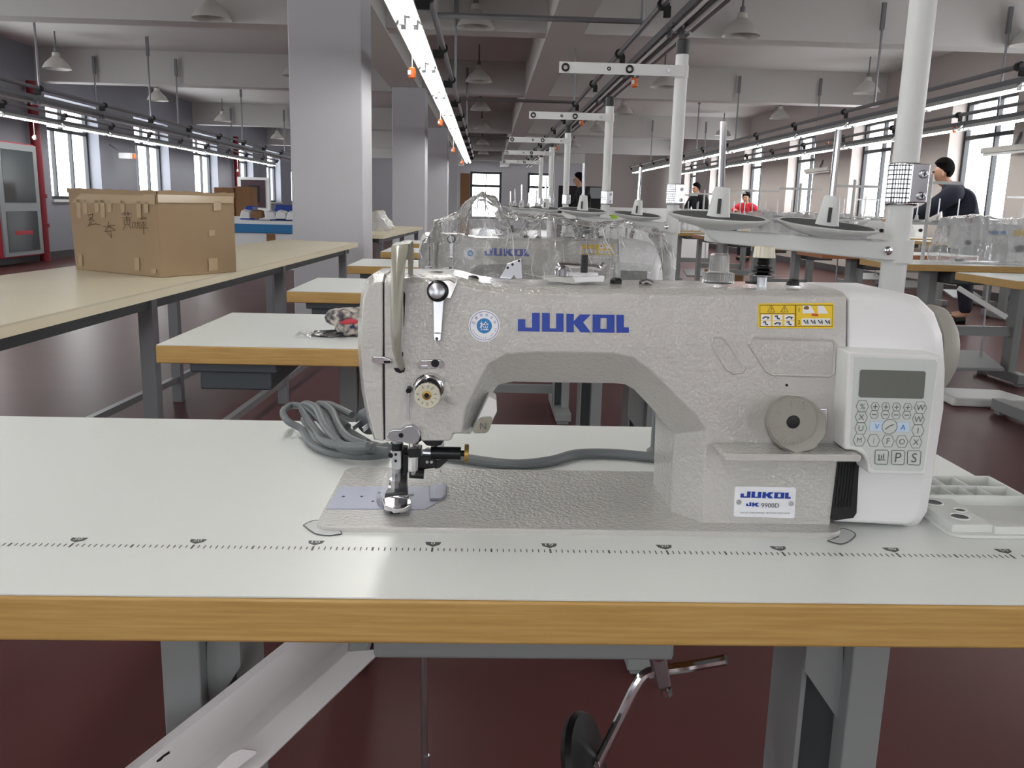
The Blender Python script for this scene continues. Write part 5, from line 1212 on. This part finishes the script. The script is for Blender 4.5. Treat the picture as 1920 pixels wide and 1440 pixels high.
rp = un(1400, 400, Y=18.2); person('small far figure in a red jacket among the right tables', (rp.x, 18.2, 0), radians(150), .84, radians(12), (0, .1), ((-.22, .3, 1.05), (.2, .32, 1.2)), 'cloth_red', 'cloth_trouser', .4, scale=.88)
kp = un(1315, 400, Y=19.5); person('small far figure in black beside the red-jacketed one', (kp.x, 19.5, 0), radians(120), .86, radians(15), (0, .1), ((-.25, .3, .95), (.22, .34, .98)), 'cloth_black', 'cloth_trouser', .2)
cp = un(1098, 400, Y=16.2); person('figure in black standing before dark boards in the middle distance', (cp.x, 16.2, 0), radians(95), .88, radians(10), (.0, .1), ((-.2, .3, 1.0), (.22, .3, 1.0)), 'cloth_black', 'cloth_trouser', .2, scale=1.0)
# dark boards behind the middle figure
a, c = un(1043, 470, Y=17.0), un(1128, 350, Y=17.0)
t = thing('dark_screen', 'black folding screen panels behind the figure in black', 'screen', ((a.x+c.x)/2, 17.05, 0))
n = 2
for k in range(n):
    x0 = a.x+(c.x-a.x)*k/n; x1 = a.x+(c.x-a.x)*(k+1)/n
    q = MB(); q.box(x0+.005, x1-.005, 17.0, 17.06, .05, c.z); q.build('screen_panel', 'board_black', t, bevel=.005)
    q = MB(); q.box(x0+.1, x0+.16, 16.95, 17.12, 0, .05); q.build('screen_foot', 'board_black', t)
q = MB(); q.box(un(1105, 380, Y=17).x, c.x-.01, 16.985, 17.0, un(1110, 372, Y=17).z, c.z-.02); q.build('screen_sheet', 'door_grey', t)
# white counter and green item in the far middle
a = un(1130, 388, Y=18); q = MB(); q.box(a.x, a.x+2.3, 18, 18.6, 0, a.z); tag(q.build('work_counter', 'paper_white', bevel=.01), 'long white counter in the middle distance right of the dark screen', 'counter')
g = un(1146, 419, Y=8); t = thing('trolley', 'small grey trolley behind the middle thread stands', 'trolley', (g.x, 8, 0))
q = MB(); q.box(g.x-.2, g.x+.2, 7.8, 8.2, g.z-.03, g.z); q.build('trolley_top', 'leg_grey', t, bevel=.004)
for sx in (-.18, .18):
    for sy in (-.18, .18):
        q = MB(); q.tube([(g.x+sx, 8+sy, 0), (g.x+sx, 8+sy, g.z-.03)], .012, 8); q.build('leg', 'leg_grey', t)
q = MB(); q.lathe([(.05, 0), (.07, .03), (.055, .07), (.02, .085)], (g.x, 7.95, g.z), n=14); tag(q.build('thread_cone', 'green_bright'), 'bright green thread cone on the grey trolley', 'thread cone')
# dark cabinet at the far left of the end window
q = MB(); a, c = un(862, 430, Y=22), un(881, 325, Y=22); q.box(a.x, c.x, 22, 22.5, 0, c.z); tag(q.build('dark_cupboard', 'cardboard_dark', bevel=.01), 'tall dark brown cupboard left of the far end window', 'cupboard')
# wall lamps between the right windows, small emergency sign on the left wall
for k, (u, v, lab) in enumerate(((1530, 320, 'farther'), (1893, 280, 'nearer'))):
    c = un(u, v, X=XR-.12); t = thing('wall_light', 'white tube wall light between the right windows, %s one' % lab, 'wall light', c, 'wall lights on the right')
    q = MB(); q.box(XR-.14, XR-.06, c.y-.6, c.y+.6, c.z-.02, c.z+.05); q.build('light_housing', 'lamp_shade', t, bevel=.01)
    q = MB(); q.tube([(XR-.1, c.y-.58, c.z-.035), (XR-.1, c.y+.58, c.z-.035)], .016, 8); q.build('tube', 'tube_off', t)
    q = MB(); q.bar((XR-.06, c.y, c.z+.03), (XR, c.y, c.z+.2), .03, .03); q.build('bracket', 'rail_grey', t)
c = un(237, 292, X=XL+.3); t = thing('emergency_light', 'small white emergency light on a bracket between the left windows', 'emergency light', c)
q = MB(); q.box(c.x-.1, c.x+.12, c.y-.12, c.y+.12, c.z-.06, c.z+.05); q.build('light_box', 'paper_white', t, bevel=.01)
q = MB(); q.box(c.x+.121, c.x+.14, c.y-.02, c.y+.1, c.z-.05, c.z+.04); q.build('orange_lamp', 'tag_orange', t)
q = MB(); q.bar((XL, c.y, c.z+.2), (c.x-.08, c.y, c.z+.04), .02, .02); q.build('bracket', 'rail_grey', t)
